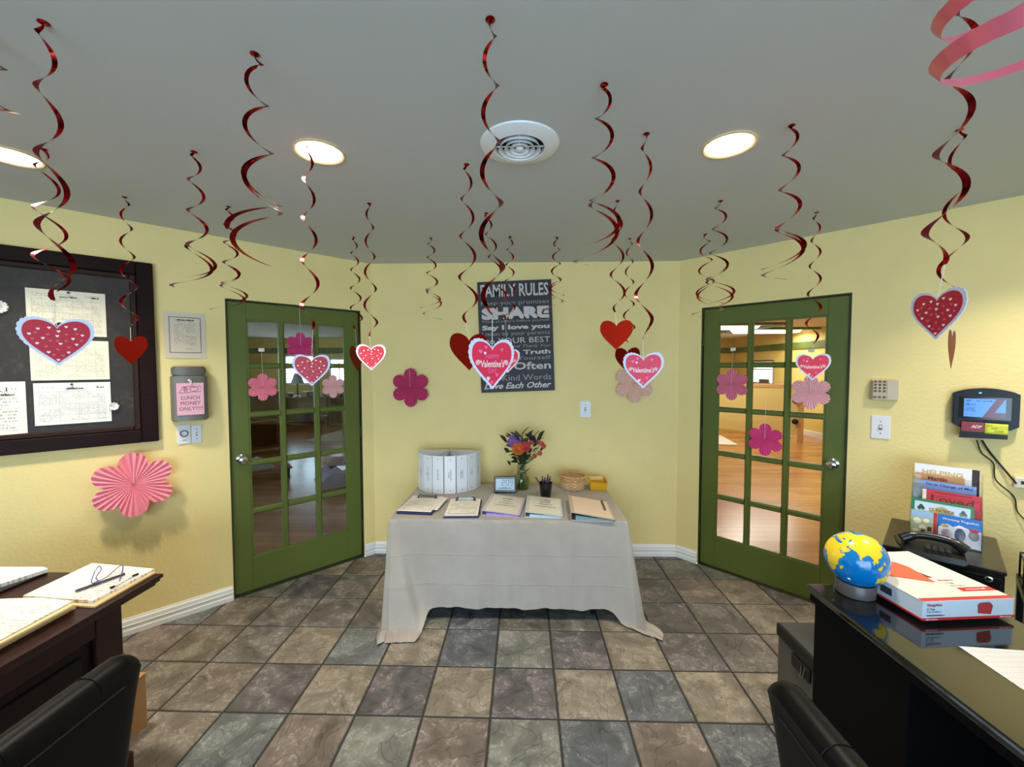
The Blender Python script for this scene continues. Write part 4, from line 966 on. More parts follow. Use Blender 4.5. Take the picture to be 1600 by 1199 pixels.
def pom(label, px, py, r_):
    pp = on_wall('L', px, py, .014); t = thing('paper_rosette', label, 'rosette', pp, aL, 'white paper rosettes')
    for k in range(9):
        b = nb(); a0 = 2*PI*k/9; v = []
        for rr_, da, y in ((.1, 0, -.004), (.75, -.38, -.014), (1.0, -.16, -.008), (.9, .02, -.018), (1.0, .2, -.008), (.75, .38, -.014)): v.append(b.verts.new((r_*rr_*math.cos(a0+da), y, r_*rr_*math.sin(a0+da))))
        b.faces.new(v); obj('petal', b, m_paper, t)
    b = nb(); add_lathe(b, [(r_*.2, 0), (r_*.16, .012), (.001, .016)], 10); bmesh.ops.transform(b, matrix=Matrix.Rotation(PI/2, 4, 'X'), verts=b.verts); obj('centre', b, m_paper, t)
pom('white paper rosette at the left edge of dark bulletin board', -1, 480, .034); pom('small white paper rosette beside the lowest calendar sheet', 178, 635, .024)
t5, w5, h5 = wall_paper('licence_notice', 'framed printed notice taped to yellow wall above the grey mailbox', 'paper', 'L', (257, 489, 322, 560), .002, lambda hw, hh: print_mat('licence_type', S(222, 208, 188), S(70, 62, 60), hw, hh, 'XZ', 95, None, 230, .5, .05), 0)
b = nb()
for x0, x1, u0, u1 in ((-.38, -.37, -.38, .40), (.37, .38, -.38, .40), (-.38, .38, .39, .40), (-.38, .38, -.38, -.37)): bx(b, x0*w5, x1*w5, -.0042, -.0036, u0*h5, u1*h5)
obj('border', b, m_ink, t5); small_print(m_ink, t5, (0, -.0042, h5*.34), w5*.46, .009)
# grey lunch-money box
p, w, h, a = wall_box('L', 268, 573, 325, 657, .05); pp = on_wall('L', 296, 615, .05)-nL*.05
mbx = thing('drop_box', 'grey lunch money drop box mounted on yellow wall by left door', 'mailbox', (pp.x, pp.y, p.z-h/2), aL)
m_gp = M('grey_plastic', S(112, 110, 102), .42)
def curved(bm, w, h, d, z0, taper=0.):
    n = 14; out = []
    prof = [(-w/2, 0)]+[(-w/2*math.cos(PI*i/n)**1 if False else -w/2+w*i/n, -(d*.72+d*.28*math.sin(PI*i/n)**.6)) for i in range(n+1)]+[(w/2, 0)]
    add_prism(bm, [(x, y) for x, y in prof], z0, z0+h, 'XY')
b = nb(); curved(b, w, h*.83, .10, 0); bmesh.ops.bevel(b, geom=[e for e in b.edges if abs(e.verts[0].co.z-e.verts[1].co.z) < 1e-5], offset=.006, segments=2, affect='EDGES'); obj('body', b, m_gp, mbx)
b = nb(); curved(b, w*.93, h*.16, .088, h*.84); bmesh.ops.bevel(b, geom=[e for e in b.edges if abs(e.verts[0].co.z-e.verts[1].co.z) < 1e-5], offset=.007, segments=2, affect='EDGES'); obj('lid', b, M('grey_plastic_lid', S(100, 98, 90), .42), mbx)
b = nb(); bx(b, -w*.37, w*.37, -.1022, -.1005, h*.115, h*.70); sgn = obj('pink_sign', b, M('pink_paper', S(234, 178, 196), .25), mbx); sgn['label'] = 'pink hand-lettered paper sign'
m_maroon = M('maroon_ink', S(96, 40, 70), .5)
for i, (s_, w_) in enumerate((('LUNCH', .5), ('MONEY', .54), ('ONLY!!!!!', .64))): text(s_, m_maroon, sgn, (0 if i < 2 else .002, -.1028, h*(.43-.10*i)), w*w_, h*.065, -.012 if False else 0)
b = nb(); add_tube(b, [(w*x, -.1026, h*z) for x, z in ((-.30, .52), (-.20, .635), (.28, .635), (.28, .54), (-.30, .52))], .0012, 4); add_tube(b, [(w*(.10+.12*math.cos(i*PI/8)), -.1026, h*(.585+.035*math.sin(i*PI/8))) for i in range(17)], .0012, 4)
add_tube(b, [(w*(-.13+.05*math.cos(i*PI/6)), -.1026, h*(.585+.04*math.sin(i*PI/6))) for i in range(13)], .0012, 4); add_tube(b, [(w*x, -.1026, h*z) for x, z in ((-.17, .56), (-.1, .61), (-.16, .61), (-.1, .56))], .0012, 4)
obj('tray_drawing', b, m_maroon, sgn)
b = nb(); add_lathe(b, [(.010, 0), (.010, .004), (.006, .006)], 14); bmesh.ops.transform(b, matrix=Matrix.Translation((0, -.100, h*.755)) @ Matrix.Rotation(PI/2, 4, 'X'), verts=b.verts); lk = obj('lock', b, m_chrome, mbx, smooth=True)
b = nb(); bx(b, -.004, .008, -.110, -.106, h*.67, h*.745, .001); obj('tag', b, M('clear_tag', S(226, 196, 206), .2), lk)
tA, wA, hA = plate('white timer plate with round dial under the grey drop box', 'wall plate', 'L', (277, 664, 298, 694), False, 'timer_plate')
b = nb(); n = 20; add_tube(b, [(wA*.28*math.cos(2*PI*i/n), -.012, hA*.55+wA*.28*math.sin(2*PI*i/n)) for i in range(n+1)], .0035, 6, False); obj('dial', b, M('dial_grey', S(120, 124, 124), .4, .4), tA, smooth=True); small_print(m_ink, tA, (0, -.0078, hA*.2), wA*.35, .005)
plate('narrow white slide switch beside the round timer dial', 'light switch', 'L', (299.5, 664, 315, 692))

# ================================================================== RIGHT WALL
c_, aR = WALLS['R']; eR = Vector((math.cos(aR), math.sin(aR), 0)); nR = Vector((math.sin(aR), -math.cos(aR), 0))
def on_R(box, off):
    p, w, h, a = wall_box('R', *box, off); pp = on_wall('R', (box[0]+box[2])/2, (box[1]+box[3])/2, off)-nR*off
    return Vector((pp.x, pp.y, p.z)), w, h
P_, w, h = on_R((1360, 594, 1403, 626), .03)
kp = thing('alarm_keypad', 'beige alarm keypad mounted on yellow wall above the switch', 'keypad', (P_.x, P_.y, P_.z-h/2), aR)
m_bei = M('keypad_beige', S(202, 186, 158), .5)
b = nb(); bx(b, -w/2, w/2, -.034, -.001, 0, h, .004); obj('body', b, m_bei, kp)
b = nb(); bx(b, w*.10, w*.48, -.037, -.0345, h*.03, h*.97, .002); obj('display_cover', b, M('keypad_cover', S(206, 192, 172), .35), kp)
b = nb(); bx(b, -w*.46, -w*.41, -.036, -.0345, h*.05, h*.95); obj('grille', b, M('grille_brown', S(130, 112, 88), .6), kp)
for i in range(3):
    for j in range(5):
        b = nb(); add_lathe(b, [(.0068, 0), (.0065, .003), (.004, .004)], 10); z = h*(.92-.155*j) if j < 4 else h*.16
        bmesh.ops.transform(b, matrix=Matrix.Translation((-w*.32+i*w*.165, -.034, z)) @ Matrix.Rotation(PI/2, 4, 'X'), verts=b.verts); obj('key', b, M('key_grey', S(96, 88, 76), .5), kp)
plate('white light switch on yellow wall right of the right door', 'light switch', 'R', (1361, 650, 1391, 686))
P_, w, h = on_R((1486, 607, 1592, 671), .05)
tc = thing('time_clock', 'black wall-mounted time clock with lit blue screen', 'time clock', (P_.x, P_.y, P_.z-h/2), aR)
m_tc = M('glossy_black', S(10, 10, 11), .3, spec=.3)
out = []
for i in range(13): s = i/12; out.append((-w/2+w*s, h*(.86+.14*math.sin(PI*s)**.7)))
out = [(-w*.36, 0), (-w*.5, h*.10)]+out+[(w*.5, h*.10), (w*.38, 0)]
b = nb(); add_prism(b, out, -.052, -.001, 'XZ'); bmesh.ops.bevel(b, geom=[e for e in b.edges if abs(e.verts[0].co.y-e.verts[1].co.y) < 1e-5 and e.verts[0].co.y < -.05], offset=.006, segments=2, affect='EDGES'); obj('housing', b, m_tc, tc)
b = nb(); bx(b, -w*.40, w*.38, -.0535, -.0521, h*.24, h*.78); obj('bezel', b, M('bezel_black', S(8, 8, 10), .1), tc)
def screen():
    m = bpy.data.materials.new('clock_screen'); m.use_nodes = True; t = NT(m); bs = t.n['Principled BSDF']; bs.inputs['Roughness'].default_value = .15
    g = t.xyz(t.coord('Generated')); X, Z = g[0], g[2]
    d = t.math('SUBTRACT', X, t.math('MULTIPLY', Z, .32))
    brown = t.math('MULTIPLY', t.math('GREATER_THAN', d, .46), t.math('LESS_THAN', d, .66)); low = t.math('MULTIPLY', t.math('GREATER_THAN', d, .46), t.math('LESS_THAN', Z, .28))
    c = t.mix(t.math('MAXIMUM', brown, low), S(84, 152, 246), S(98, 58, 76))
    bs.inputs['Base Color'].default_value = (0, 0, 0, 1); t.lk(c, bs.inputs['Emission Color']); bs.inputs['Emission Strength'].default_value = 1.0; return m
b = nb(); bx(b, -w*.32, w*.30, -.0545, -.0536, h*.29, h*.74); scn = obj('screen', b, screen(), tc); scn['label'] = 'lit blue screen with a dark diagonal band'
m_navy = M('screen_ink', S(36, 58, 110), .4)
text('ADP', m_navy, scn, (-w*.25, -.055, h*.69), w*.08, h*.05, .03, .2); small_print(m_navy, scn, (-w*.22, -.0548, h*.60), w*.15, h*.05); small_print(m_navy, scn, (w*.0, -.0548, h*.69), w*.26, h*.03)
for i in range(3): small_print(m_navy, scn, (-w*.22, -.0548, h*(.52-.04*i)), w*(.13+.02*i), h*.022, seed=i)
b = nb(); bx(b, -w*.10, -.06*w, -.0540, -.052, h*.87, h*.90, .001); obj('indicator', b, M('blue_led', S(90, 150, 255), .3, emit=(S(80, 140, 255), 2.5)), tc)
b = nb(); add_prism(b, [(-w*.36, -h*.04), (-w*.38, -h*.24), (w*.34, -h*.20), (w*.34, h*.18), (-w*.34, h*.18)], -.072, -.0525, 'XZ'); rd = obj('card_reader', b, m_tc, tc)
b = nb(); bx(b, -w*.35, 0, -.0742, -.0725, -h*.07, h*.17, .0006); rs = obj('red_panel', b, M('dark_red_panel', S(132, 26, 40), .3), tc)
text('ADP', M('logo_white', S(236, 214, 214), .4), rs, (-w*.12, -.0747, h*.06), w*.17, h*.075, .03, .35)
sn = tag(thing('sticky_note', 'yellow-green sticky note reading DO NOT USE on time clock', 'sticky note', (P_.x, P_.y, P_.z-h/2), aR), None, None)
b = nb(); g = []
for i in range(5): g.append([b.verts.new((w*.005+w*.335*k/4, -.0752-.006*(1-i/4)**2, -h*.09+h*.25*i/4)) for k in range(5)])
for i in range(4):
    for k in range(4): b.faces.new((g[i][k], g[i][k+1], g[i+1][k+1], g[i+1][k]))
for r_ in list(b.faces): pass
so = obj('note_paper', b, M('note_yellow', S(206, 214, 70), .7), sn, smooth=True)
md = so.modifiers.new('s', 'SOLIDIFY'); md.thickness = .0004
for s_, x_, z_, w_ in (('DO', .075, .112, .07), ('NOT', .15, .05, .09), ('USE', .215, -.015, .12)): text(s_, m_ink, sn, (w*x_, -.0815 if z_ < 0 else -.0790 if z_ < .08 else -.0775, h*z_), w*w_, h*.038, 0, .15, space=1.2)
def cord(label, pts, r_=.003, off=.012):
    P = [on_wall('R', x, y, off if 0 < i < len(pts)-1 else off+.02) for i, (x, y) in enumerate(pts)]; b = nb(); c = P[0]
    add_tube(b, spline([p-c for p in P], 8), r_, 8); tag(obj('power_cord', b, m_black, None, c, 0, True), label, 'cord', 'cords under the time clock')
cord('wavy black cord hanging from the time clock to the lower right', [(1526, 688), (1534, 708), (1552, 724), (1556, 750), (1584, 776), (1590, 800), (1612, 822)])
cord('straight thick black cord from the time clock to the white plug', [(1534, 688), (1546, 706), (1566, 730), (1588, 756)], .0045)
P_, w, h = on_R((1584, 747, 1612, 764), .03); pl = thing('wall_plug', 'white power plug adapter at the right edge on yellow wall', 'plug', (P_.x, P_.y, P_.z-h/2), aR)
b = nb(); bx(b, -w/2, w/2, -.030, -.001, 0, h, .004); obj('body', b, M('plug_white', S(222, 216, 204), .4), pl)
b = nb(); bx(b, -w*.1, w*.28, -.0315, -.0302, h*.4, h*.7); obj('slot', b, m_black, pl)

# ================================================================== FILE CABINET WITH PHONE AND BOOK RACK
ZB = .72; A_ = on_z(1383, 853, ZB); D_ = on_z(1567, 891, ZB)
wc = .38; dcab = .50
mid = (A_+D_)/2; ctr = mid+Vector((.7071, .7071, 0))*(dcab/2); sm = ctr.x+ctr.y+dcab*.7071
if sm > CR-.05: ctr -= Vector((.7071, .7071, 0))*((sm-CR+.05)*.7071)
fcb = thing('file_cabinet', 'black two-drawer file cabinet in the right corner', 'cabinet', (ctr.x, ctr.y, 0), R(-45))
m_blk = M('black_lacquer', S(20, 17, 17), .28); 
b = nb(); bx(b, -wc/2, wc/2, -dcab/2+.02, dcab/2, 0, ZB-.02); obj('body', b, m_blk, fcb)
b = nb(); bx(b, -wc/2-.004, wc/2+.004, -dcab/2, dcab/2, ZB-.02, ZB, .004); obj('top', b, M('cabinet_top', S(38, 32, 30), .25), fcb)
for k in range(2):
    b = nb(); z = .03+k*.335; bx(b, -wc/2+.008, wc/2-.008, -dcab/2+.002, -dcab/2+.019, z, z+.32, .003); dr = obj('drawer', b, m_blk, fcb)
    b = nb(); bx(b, -.06, .06, -dcab/2-.012, -dcab/2+.001, z+.2, z+.215, .003); obj('handle', b, m_chrome, dr)
b = nb(); add_lathe(b, [(.012, 0), (.012, .006), (.008, .008)], 16); bmesh.ops.transform(b, matrix=Matrix.Translation((wc/2-.045, -dcab/2+.002, ZB-.045)) @ Matrix.Rotation(PI/2, 4, 'X'), verts=b.verts); obj('lock', b, m_chrome, fcb, smooth=True)
ZB1 = ZB+.001
# rack: local frame of the cabinet
def cab(x, y): return Vector((ctr.x, ctr.y, 0))+Matrix.Rotation(R(-45), 3, 'Z') @ Vector((x, y, 0))
ql, qr = on_z(1425, 846, ZB), on_z(1527, 858, ZB)
rk0 = (ql+qr)/2; rk = thing('book_rack', 'clear acrylic tiered book rack on black cabinet', 'rack', (rk0.x, rk0.y, ZB1), R(-45))
rw = (qr-ql).length; m_acr = pane_mat('acrylic', (.93, .95, .95, 1))
tilt_ = -R(12); TI = 5
for k in range(TI+1):
    b = nb(); y = .012+.026*k; bx(b, -rw/2, rw/2, y-.0012, y+.0012, .012*k, .09+.045*k); bmesh.ops.transform(b, matrix=Matrix.Rotation(tilt_*.5, 4, 'X'), verts=b.verts); obj('tier_panel', b, m_acr, rk)
b = nb(); bx(b, -rw/2, rw/2, .0, .16, 0, .003); obj('base', b, m_acr, rk)
for s in (-1, 1): b = nb(); add_prism(b, [(.0, 0), (.165, 0), (.2, .33), (.175, .33), (.012, .10)], s*rw/2-.0015*s, s*rw/2+.0015*s, 'YZ'); obj('side_panel', b, m_acr, rk)
def book(label, k, x0, x1, z0, z1, cover, group='books in the acrylic rack', band=None):
    y = .017+.026*k
    t = thing('picture_book', label, 'book', rk.location.copy(), R(-45), group)
    rm = Matrix.Translation((0, y, 0)) @ Matrix.Rotation(tilt_, 4, 'X')
    x0 *= rw; x1 *= rw
    b = nb(); bx(b, x0, x1, .001, .009, z0, z1); bmesh.ops.transform(b, matrix=rm, verts=b.verts); obj('pages', b, m_paper, t)
    b = nb(); bx(b, x0-.001, x1+.001, -.001, .001, z0, z1+.001); bx(b, x0-.001, x1+.001, .009, .0105, z0, z1+.001); bmesh.ops.transform(b, matrix=rm, verts=b.verts); cv = obj('cover', b, cover, t)
    def deco(name, xa, xb, za, zb, mat, poly=None):
        b = nb()
        if poly: add_prism(b, [(x0+(x1-x0)*u, z0+(z1-z0)*v) for u, v in poly], -.0018, -.0012, 'XZ')
        else: bx(b, x0+(x1-x0)*xa, x0+(x1-x0)*xb, -.0018, -.0012, z0+(z1-z0)*za, z0+(z1-z0)*zb)
        bmesh.ops.transform(b, matrix=rm, verts=b.verts); return obj(name, b, mat, cv)
    def word(s_, u, v, w_, h_, mat, bold=.01, shear=0, rz=0):
        text(s_, mat, cv, (0, 0, 0), (x1-x0)*w_, h_, bold, shear, rot=rm @ Matrix.Translation((x0+(x1-x0)*u, -.0022, z0+(z1-z0)*v)) @ Matrix.Rotation(rz, 4, 'Y'))
    return deco, word
cM = lambda n, *c: M(n, S(*c), .28)
d_, w_ = book('white picture book titled Helping, rearmost in the rack', 5, -.48, .47, .06, .352, cM('cover_white', 226, 230, 240))
d_('spine_band', .89, 1, 0, 1, cM('dark_brown_band', 52, 38, 40)); w_('HELPING', .44, .87, .64, .024, cM('gold_letters', 196, 178, 112), .03)
d_, w_ = book('tan picture book titled Martin Luther King behind the blue one', 4, -.46, .26, .05, .307, cM('cover_tan', 204, 146, 106))
w_('Martin', .46, .925, .40, .019, cM('brown_letters', 104, 52, 34), .03); w_('Luther King', .55, .835, .62, .017, cM('brown_letters', 104, 52, 34), .03); d_('picture', .0, .12, .75, .97, cM('peach', 230, 190, 160))
d_, w_ = book('periwinkle picture book titled I\'m in Charge of Me', 3, -.48, .42, .045, .277, cM('cover_periwinkle', 124, 150, 214))
w_("I'm in Charge of Me!", .58, .93, .74, .017, cM('navy_letters', 34, 44, 120), .015); d_('picture', .01, .16, .6, .97, cM('sketch_grey', 150, 160, 170))
d_, w_ = book('red picture book titled Loved in the rack', 2, -.34, .49, .04, .238, cM('cover_red', 196, 44, 58))
w_('Loved', .52, .80, .72, .036, cM('dark_red_letters', 92, 14, 26), .012); d_('subtitle_rule', .2, .85, .945, .96, cM('dark_red_letters', 92, 14, 26)); d_('picture', .36, .48, .60, .74, cM('cream', 236, 226, 196)); d_('ribbon_stripe', 0, .07, 0, 1, cM('stripe_white', 226, 214, 210))
d_, w_ = book('green bordered St Patrick picture book in the rack', 1, -.49, .39, .03, .192, cM('cover_green', 50, 124, 82))
f_ = d_('panel', .05, .95, .06, .92, cM('sky_panel', 196, 214, 240))
import itertools
d_('banner', 0, 0, 0, 0, cM('banner_yellow', 236, 214, 110), [(.2+.6*i/10, .45+.40*math.sin(PI*i/10)) for i in range(11)]+[(.8-.6*i/10, .30+.22*math.sin(PI*i/10)) for i in range(11)])
w_('ST. PATRICK', .5, .72, .42, .014, cM('brown_letters', 104, 52, 34), .02)
for u in (.16, .84):
    for du, dv in ((-.03, 0), (.03, 0), (0, .06)): d_('clover_leaf', 0, 0, 0, 0, cM('clover_green', 30, 104, 60), [(u+du+.035*math.cos(i*PI/5), .72+dv+.06*math.sin(i*PI/5)) for i in range(10)])
d_('hill', 0, 0, 0, 0, cM('hill_green', 90, 170, 90), [(.3+.4*i/8, .2+.16*math.sin(PI*i/8)) for i in range(9)])
d_, w_ = book('pale green animal picture book with red spine, front tier left', 0, -.49, -.11, .004, .138, cM('cover_sage', 170, 184, 160))
d_('spine_band', .87, 1, 0, 1, cM('spine_red', 190, 40, 52)); d_('sky', 0, .86, .78, .98, cM('pale_sky', 150, 186, 230))
for u, v, s_ in ((.25, .62, .16), (.45, .4, .14), (.2, .25, .13), (.6, .66, .12)): d_('painted_shape', 0, 0, 0, 0, cM('cream', 236, 226, 196), [(u+s_*math.cos(i*PI/5), v+s_*.7*math.sin(i*PI/5)) for i in range(10)])
for u, v in ((.65, .3), (.4, .2)): d_('painted_shape', u, u+.16, v, v+.16, cM('brown_letters', 104, 52, 34))
d_, w_ = book('blue and white picture book titled Working Together, front tier right', 0, -.09, .49, .004, .138, cM('cover_blue', 24, 112, 200))
d_('snow', 0, 0, 0, 0, cM('snow_white', 226, 226, 240), [(0, 0), (1, 0), (1, .62), (.85, .58), (.66, .66), (.5, .72), (.36, .62), (.2, .70), (0, .55)])
w_('Working Together', .52, .86, .86, .012, cM('letters_white', 236, 240, 250), .01)
for u, v, sx, sy, cn in ((.2, .36, .13, .16, ('pinkish', 220, 170, 186)), (.52, .38, .13, .24, ('blue_shape', 66, 86, 150)), (.84, .44, .13, .18, ('grey_lilac', 178, 160, 184)), (.84, .62, .12, .07, ('spine_red', 190, 40, 52)), (.55, .12, .08, .10, ('yellow_shape', 234, 200, 90)), (.16, .62, .1, .06, ('yellow_shape', 234, 200, 90)), (.35, .1, .1, .06, ('pinkish', 220, 170, 186))):
    d_('painted_shape', 0, 0, 0, 0, cM(*cn), [(u+sx*math.cos(i*PI/6), v+sy*math.sin(i*PI/6)) for i in range(12)])
# phone
q0_, q1_ = on_z(1400, 838, ZB+.03), on_z(1512, 862, ZB+.03); q = (q0_+q1_)/2
ph = thing('desk_phone', 'black desk telephone in front of the book rack', 'telephone', (q.x-.045, q.y-.055, ZB1), R(-38))
b = nb(); add_prism(b, [(-.075, 0), (.075, 0), (.07, .062), (-.07, .022)], -.10, .10, 'YZ'); bmesh.ops.bevel(b, geom=b.edges[:], offset=.006, segments=2, affect='EDGES'); obj('base', b, m_black, ph)
b = nb(); add_tube(b, spline([(-.105, -.02, .055), (-.06, -.005, .078), (.0, .0, .084), (.06, -.005, .078), (.105, -.02, .055)], 5), [.022]*5+[.017]*11+[.022]*5, 12); obj('handset', b, M('handset_black', S(24, 23, 25), .3), ph, smooth=True)
for i in range(4):
    for j in range(3): b = nb(); add_box(b, (-.02+.022*i, -.03-.012*j, .051-.0034*j), (.014, .008, .006), .001, Matrix.Rotation(R(15), 3, 'X')); obj('key', b, M('phone_key', S(52, 52, 56), .4), ph)
b = nb(); n = 70; add_tube(b, [(-.11-.012*math.cos(i/n*PI)+.006*math.cos(i*1.35), .02-.07*math.sin(i/n*PI)+.006*math.sin(i*1.35), .05-.04*i/n) for i in range(n)], .0018, 5); obj('coiled_cord', b, m_black, ph, smooth=True)
# smoked organiser at the right edge, on a low black stand
q = on_z(1590, 925, .60)
st = thing('low_stand', 'low black stand at the right edge beside the file cabinet', 'stand', (q.x+.2, q.y-.02, 0), R(-45))
b = nb(); bx(b, -.14, .24, -.17, .13, .56, .60, .004); obj('top', b, m_blk, st)
for sx in (-.12, .22):
    for sy in (-.15, .11): b = nb(); bx(b, sx-.018, sx+.018, sy-.018, sy+.018, 0, .56); obj('leg', b, m_blk, st)
og = thing('letter_tray', 'smoked black wire organiser on low stand at right edge', 'organiser', (q.x+.17, q.y+.0, .601), R(-45))
b = nb()
for x in (-.1, .1):
    for y in (-.07, .07): add_tube(b, [(x, y, 0), (x, y, .12)], .004, 6)
for z in (.004, .12):
    add_tube(b, [(-.1, -.07, z), (.1, -.07, z), (.1, .07, z), (-.1, .07, z), (-.1, -.07, z)], .004, 6)
obj('wire_frame', b, m_black, og)
b = nb(); bx(b, -.096, .096, -.066, -.064, .008, .116); obj('mesh_panel', b, pane_mat('smoked_panel', (.25, .24, .24, 1)), og)
b = nb(); bx(b, -.085, .085, -.05, .05, .001, .055, .004); obj('contents', b, M('dark_contents', S(34, 32, 32), .6), og)

# ================================================================== RIGHT DESK
ZD = .758; dc = on_z(1258, 911, ZD); X0d = dc.x; Y1d = dc.y
rdk = thing('black_desk', 'black desk with glossy top at right, holding the globe', 'desk', (X0d, Y1d, 0))
DW, DLn = .54, 1.55
b = nb(); bx(b, 0, DW, -DLn, 0, ZD-.028, ZD-.002, .008, 2); obj('desk_top', b, M('desk_gloss', S(16, 14, 14), .07, coat=.6), rdk)
b = nb(); bx(b, .02, DW-.02, -.40, -.025, .0, ZD-.03, .003); ped = obj('pedestal', b, M('desk_black', S(6, 6, 8), .6, spec=.1), rdk)
b = nb(); bx(b, .02, DW-.02, -DLn+.03, -DLn+.40, .0, ZD-.03, .003); obj('pedestal', b, M('desk_black'), rdk)
b = nb(); bx(b, DW-.05, DW-.03, -DLn+.40, -.40, .12, ZD-.03); obj('modesty_panel', b, M('desk_black'), rdk)
b = nb(); bx(b, .008, DW-.008, -DLn+.01, -.012, ZD-.06, ZD-.029, .004); obj('apron', b, M('desk_black'), rdk)
# globe
q = on_z(1335, 940, ZD); gx, gy = q.x, q.y+.05
gdep = depth_of((gx, gy, ZD)); gc = at_depth(1338, 873, gdep); RG = 40.5/FPX*gdep
gl = thing('desk_globe', 'yellow and blue globe on grey round base on black desk', 'globe', (gc.x, gc.y, ZD-.001))
b = nb(); add_lathe(b, [(.056, 0), (.058, .002), (.060, .045), (.058, .048), (.052, .046), (.044, .040), (.001, .038)], 32); obj('base', b, M('grey_base', S(98, 92, 92), .35), gl, smooth=True)
b = nb(); add_lathe(b, [(.0035, .038), (.0035, gc.z-ZD-RG+.01)], 10); obj('stem', b, m_chrome, gl, smooth=True)
LAND = [[(-17, 15), (-16, 21), (-10, 30), (-6, 36), (10, 37), (20, 32), (32, 31), (35, 28), (39, 18), (43, 11), (51, 12), (48, 5), (41, -3), (40, -15), (35, -20), (33, -27), (26, -34), (18, -34), (12, -18), (13, -8), (9, 0), (9, 4), (-4, 5), (-12, 7)],
        [(-9, 37), (-9, 43), (-2, 44), (-4, 48), (4, 52), (8, 57), (11, 56), (6, 60), (14, 68), (26, 71), (42, 67), (60, 69), (75, 73), (100, 77), (130, 72), (160, 70), (180, 68), (178, 63), (162, 60), (156, 52), (142, 58), (138, 53), (140, 48), (130, 42), (127, 35), (121, 39), (118, 38), (122, 30), (115, 22), (108, 20), (109, 12), (105, 9), (100, 13), (103, 2), (98, 8), (98, 16), (92, 22), (86, 20), (80, 14), (78, 8), (73, 18), (70, 22), (62, 25), (57, 26), (52, 29), (48, 30), (51, 25), (56, 25), (59, 22), (52, 16), (44, 12), (39, 21), (35, 29), (36, 36), (28, 36), (27, 40), (22, 37), (19, 41), (14, 45), (16, 40), (15, 38), (9, 44), (3, 43), (0, 38)],
        [(114, -22), (122, -18), (130, -12), (136, -12), (140, -17), (143, -11), (150, -22), (153, -28), (150, -37), (140, -38), (131, -31), (116, -35)], [(44, -16), (50, -15), (47, -25), (43, -23)],
        [(95, 5), (104, -5), (105, -6), (99, 2)], [(109, 1), (117, 7), (118, 0), (115, -4), (110, -3)], [(131, -1), (141, -3), (148, -9), (138, -8)], [(119, 18), (124, 14), (126, 7), (121, 10)], [(130, 31), (140, 36), (142, 44), (145, 43), (141, 35), (133, 33)], [(80, 9), (82, 7), (80, 6)], [(-5, 50), (1, 51), (-2, 57), (-6, 57)],
        [(-168, 66), (-130, 70), (-95, 70), (-80, 62), (-60, 54), (-70, 44), (-81, 30), (-97, 26), (-88, 16), (-78, 8), (-92, 15), (-106, 22), (-118, 33), (-125, 48), (-150, 60)], [(-78, 8), (-60, 10), (-35, -7), (-48, -26), (-65, -45), (-72, -53), (-71, -20), (-81, -5)]]
def inpoly(x, y, P):
    r = False
    for i in range(len(P)):
        x1, y1 = P[i]; x2, y2 = P[i-1]
        if (y1 > y) != (y2 > y) and x < (x2-x1)*(y-y1)/(y2-y1)+x1: r = not r
    return r
SEA = [[(49, 46), (54, 46), (54, 37), (49, 37)], [(28, 41), (41, 41), (38, 45), (30, 46)]]
bs_, bl_ = nb(), nb(); NU, NV = 200, 100; cache = {}
def gv(bm_, i, j, r_):
    k = (id(bm_), i % NU, j)
    if k not in cache:
        lo, la = 2*PI*(i % NU)/NU-PI, PI*j/NV-PI/2; cache[k] = bm_.verts.new((r_*math.cos(la)*math.cos(lo), r_*math.cos(la)*math.sin(lo), r_*math.sin(la)))
    return cache[k]
for i in range(NU):
    for j in range(1, NV-1):
        lo, la = 360*(i+.5)/NU-180, 180*(j+.5)/NV-90
        wob = 1.1*math.sin(lo*1.7+la)+.8*math.sin(la*2.3-lo)
        land = any(inpoly(lo+wob*.5, la+wob*.4, P) for P in LAND) and not any(inpoly(lo, la, P) for P in SEA)
        if land: bl_.faces.new([gv(bl_, i, j, RG*1.006), gv(bl_, i+1, j, RG*1.006), gv(bl_, i+1, j+1, RG*1.006), gv(bl_, i, j+1, RG*1.006)])
bmesh.ops.create_uvsphere(bs_, u_segments=64, v_segments=40, radius=RG)
# face the viewer with longitude ~66 E, tipped so that the north is up and away to the left
toc = Vector((-gc.x, -gc.y, CAMH-gc.z)).normalized()
up_ = (Vector((0, 0, 1))-toc*toc.z).normalized(); rt_ = up_.cross(toc)
lo0, la0 = R(70), R(9)
ctr_ = Vector((math.cos(la0)*math.cos(lo0), math.cos(la0)*math.sin(lo0), math.sin(la0))); east = Vector((-math.sin(lo0), math.cos(lo0), 0)); north = ctr_.cross(east)
roll = R(-5); e2 = rt_*math.cos(roll)+up_*math.sin(roll); n2 = up_*math.cos(roll)-rt_*math.sin(roll)
Ms = Matrix((east, north, ctr_)); Mt = Matrix((e2, n2, toc)).transposed(); GR = (Mt @ Ms).to_4x4()
off_ = Matrix.Translation((0, 0, gc.z-ZD))
bmesh.ops.transform(bs_, matrix=off_, verts=bs_.verts); sea = obj('ocean_sphere', bs_, M('globe_blue', S(0, 122, 200), .14, coat=.4), gl, smooth=True)
bmesh.ops.transform(bl_, matrix=off_ @ GR, verts=bl_.verts); ld_ = obj('continents', bl_, M('globe_yellow', S(246, 212, 40), .25, coat=.3), gl, smooth=True)
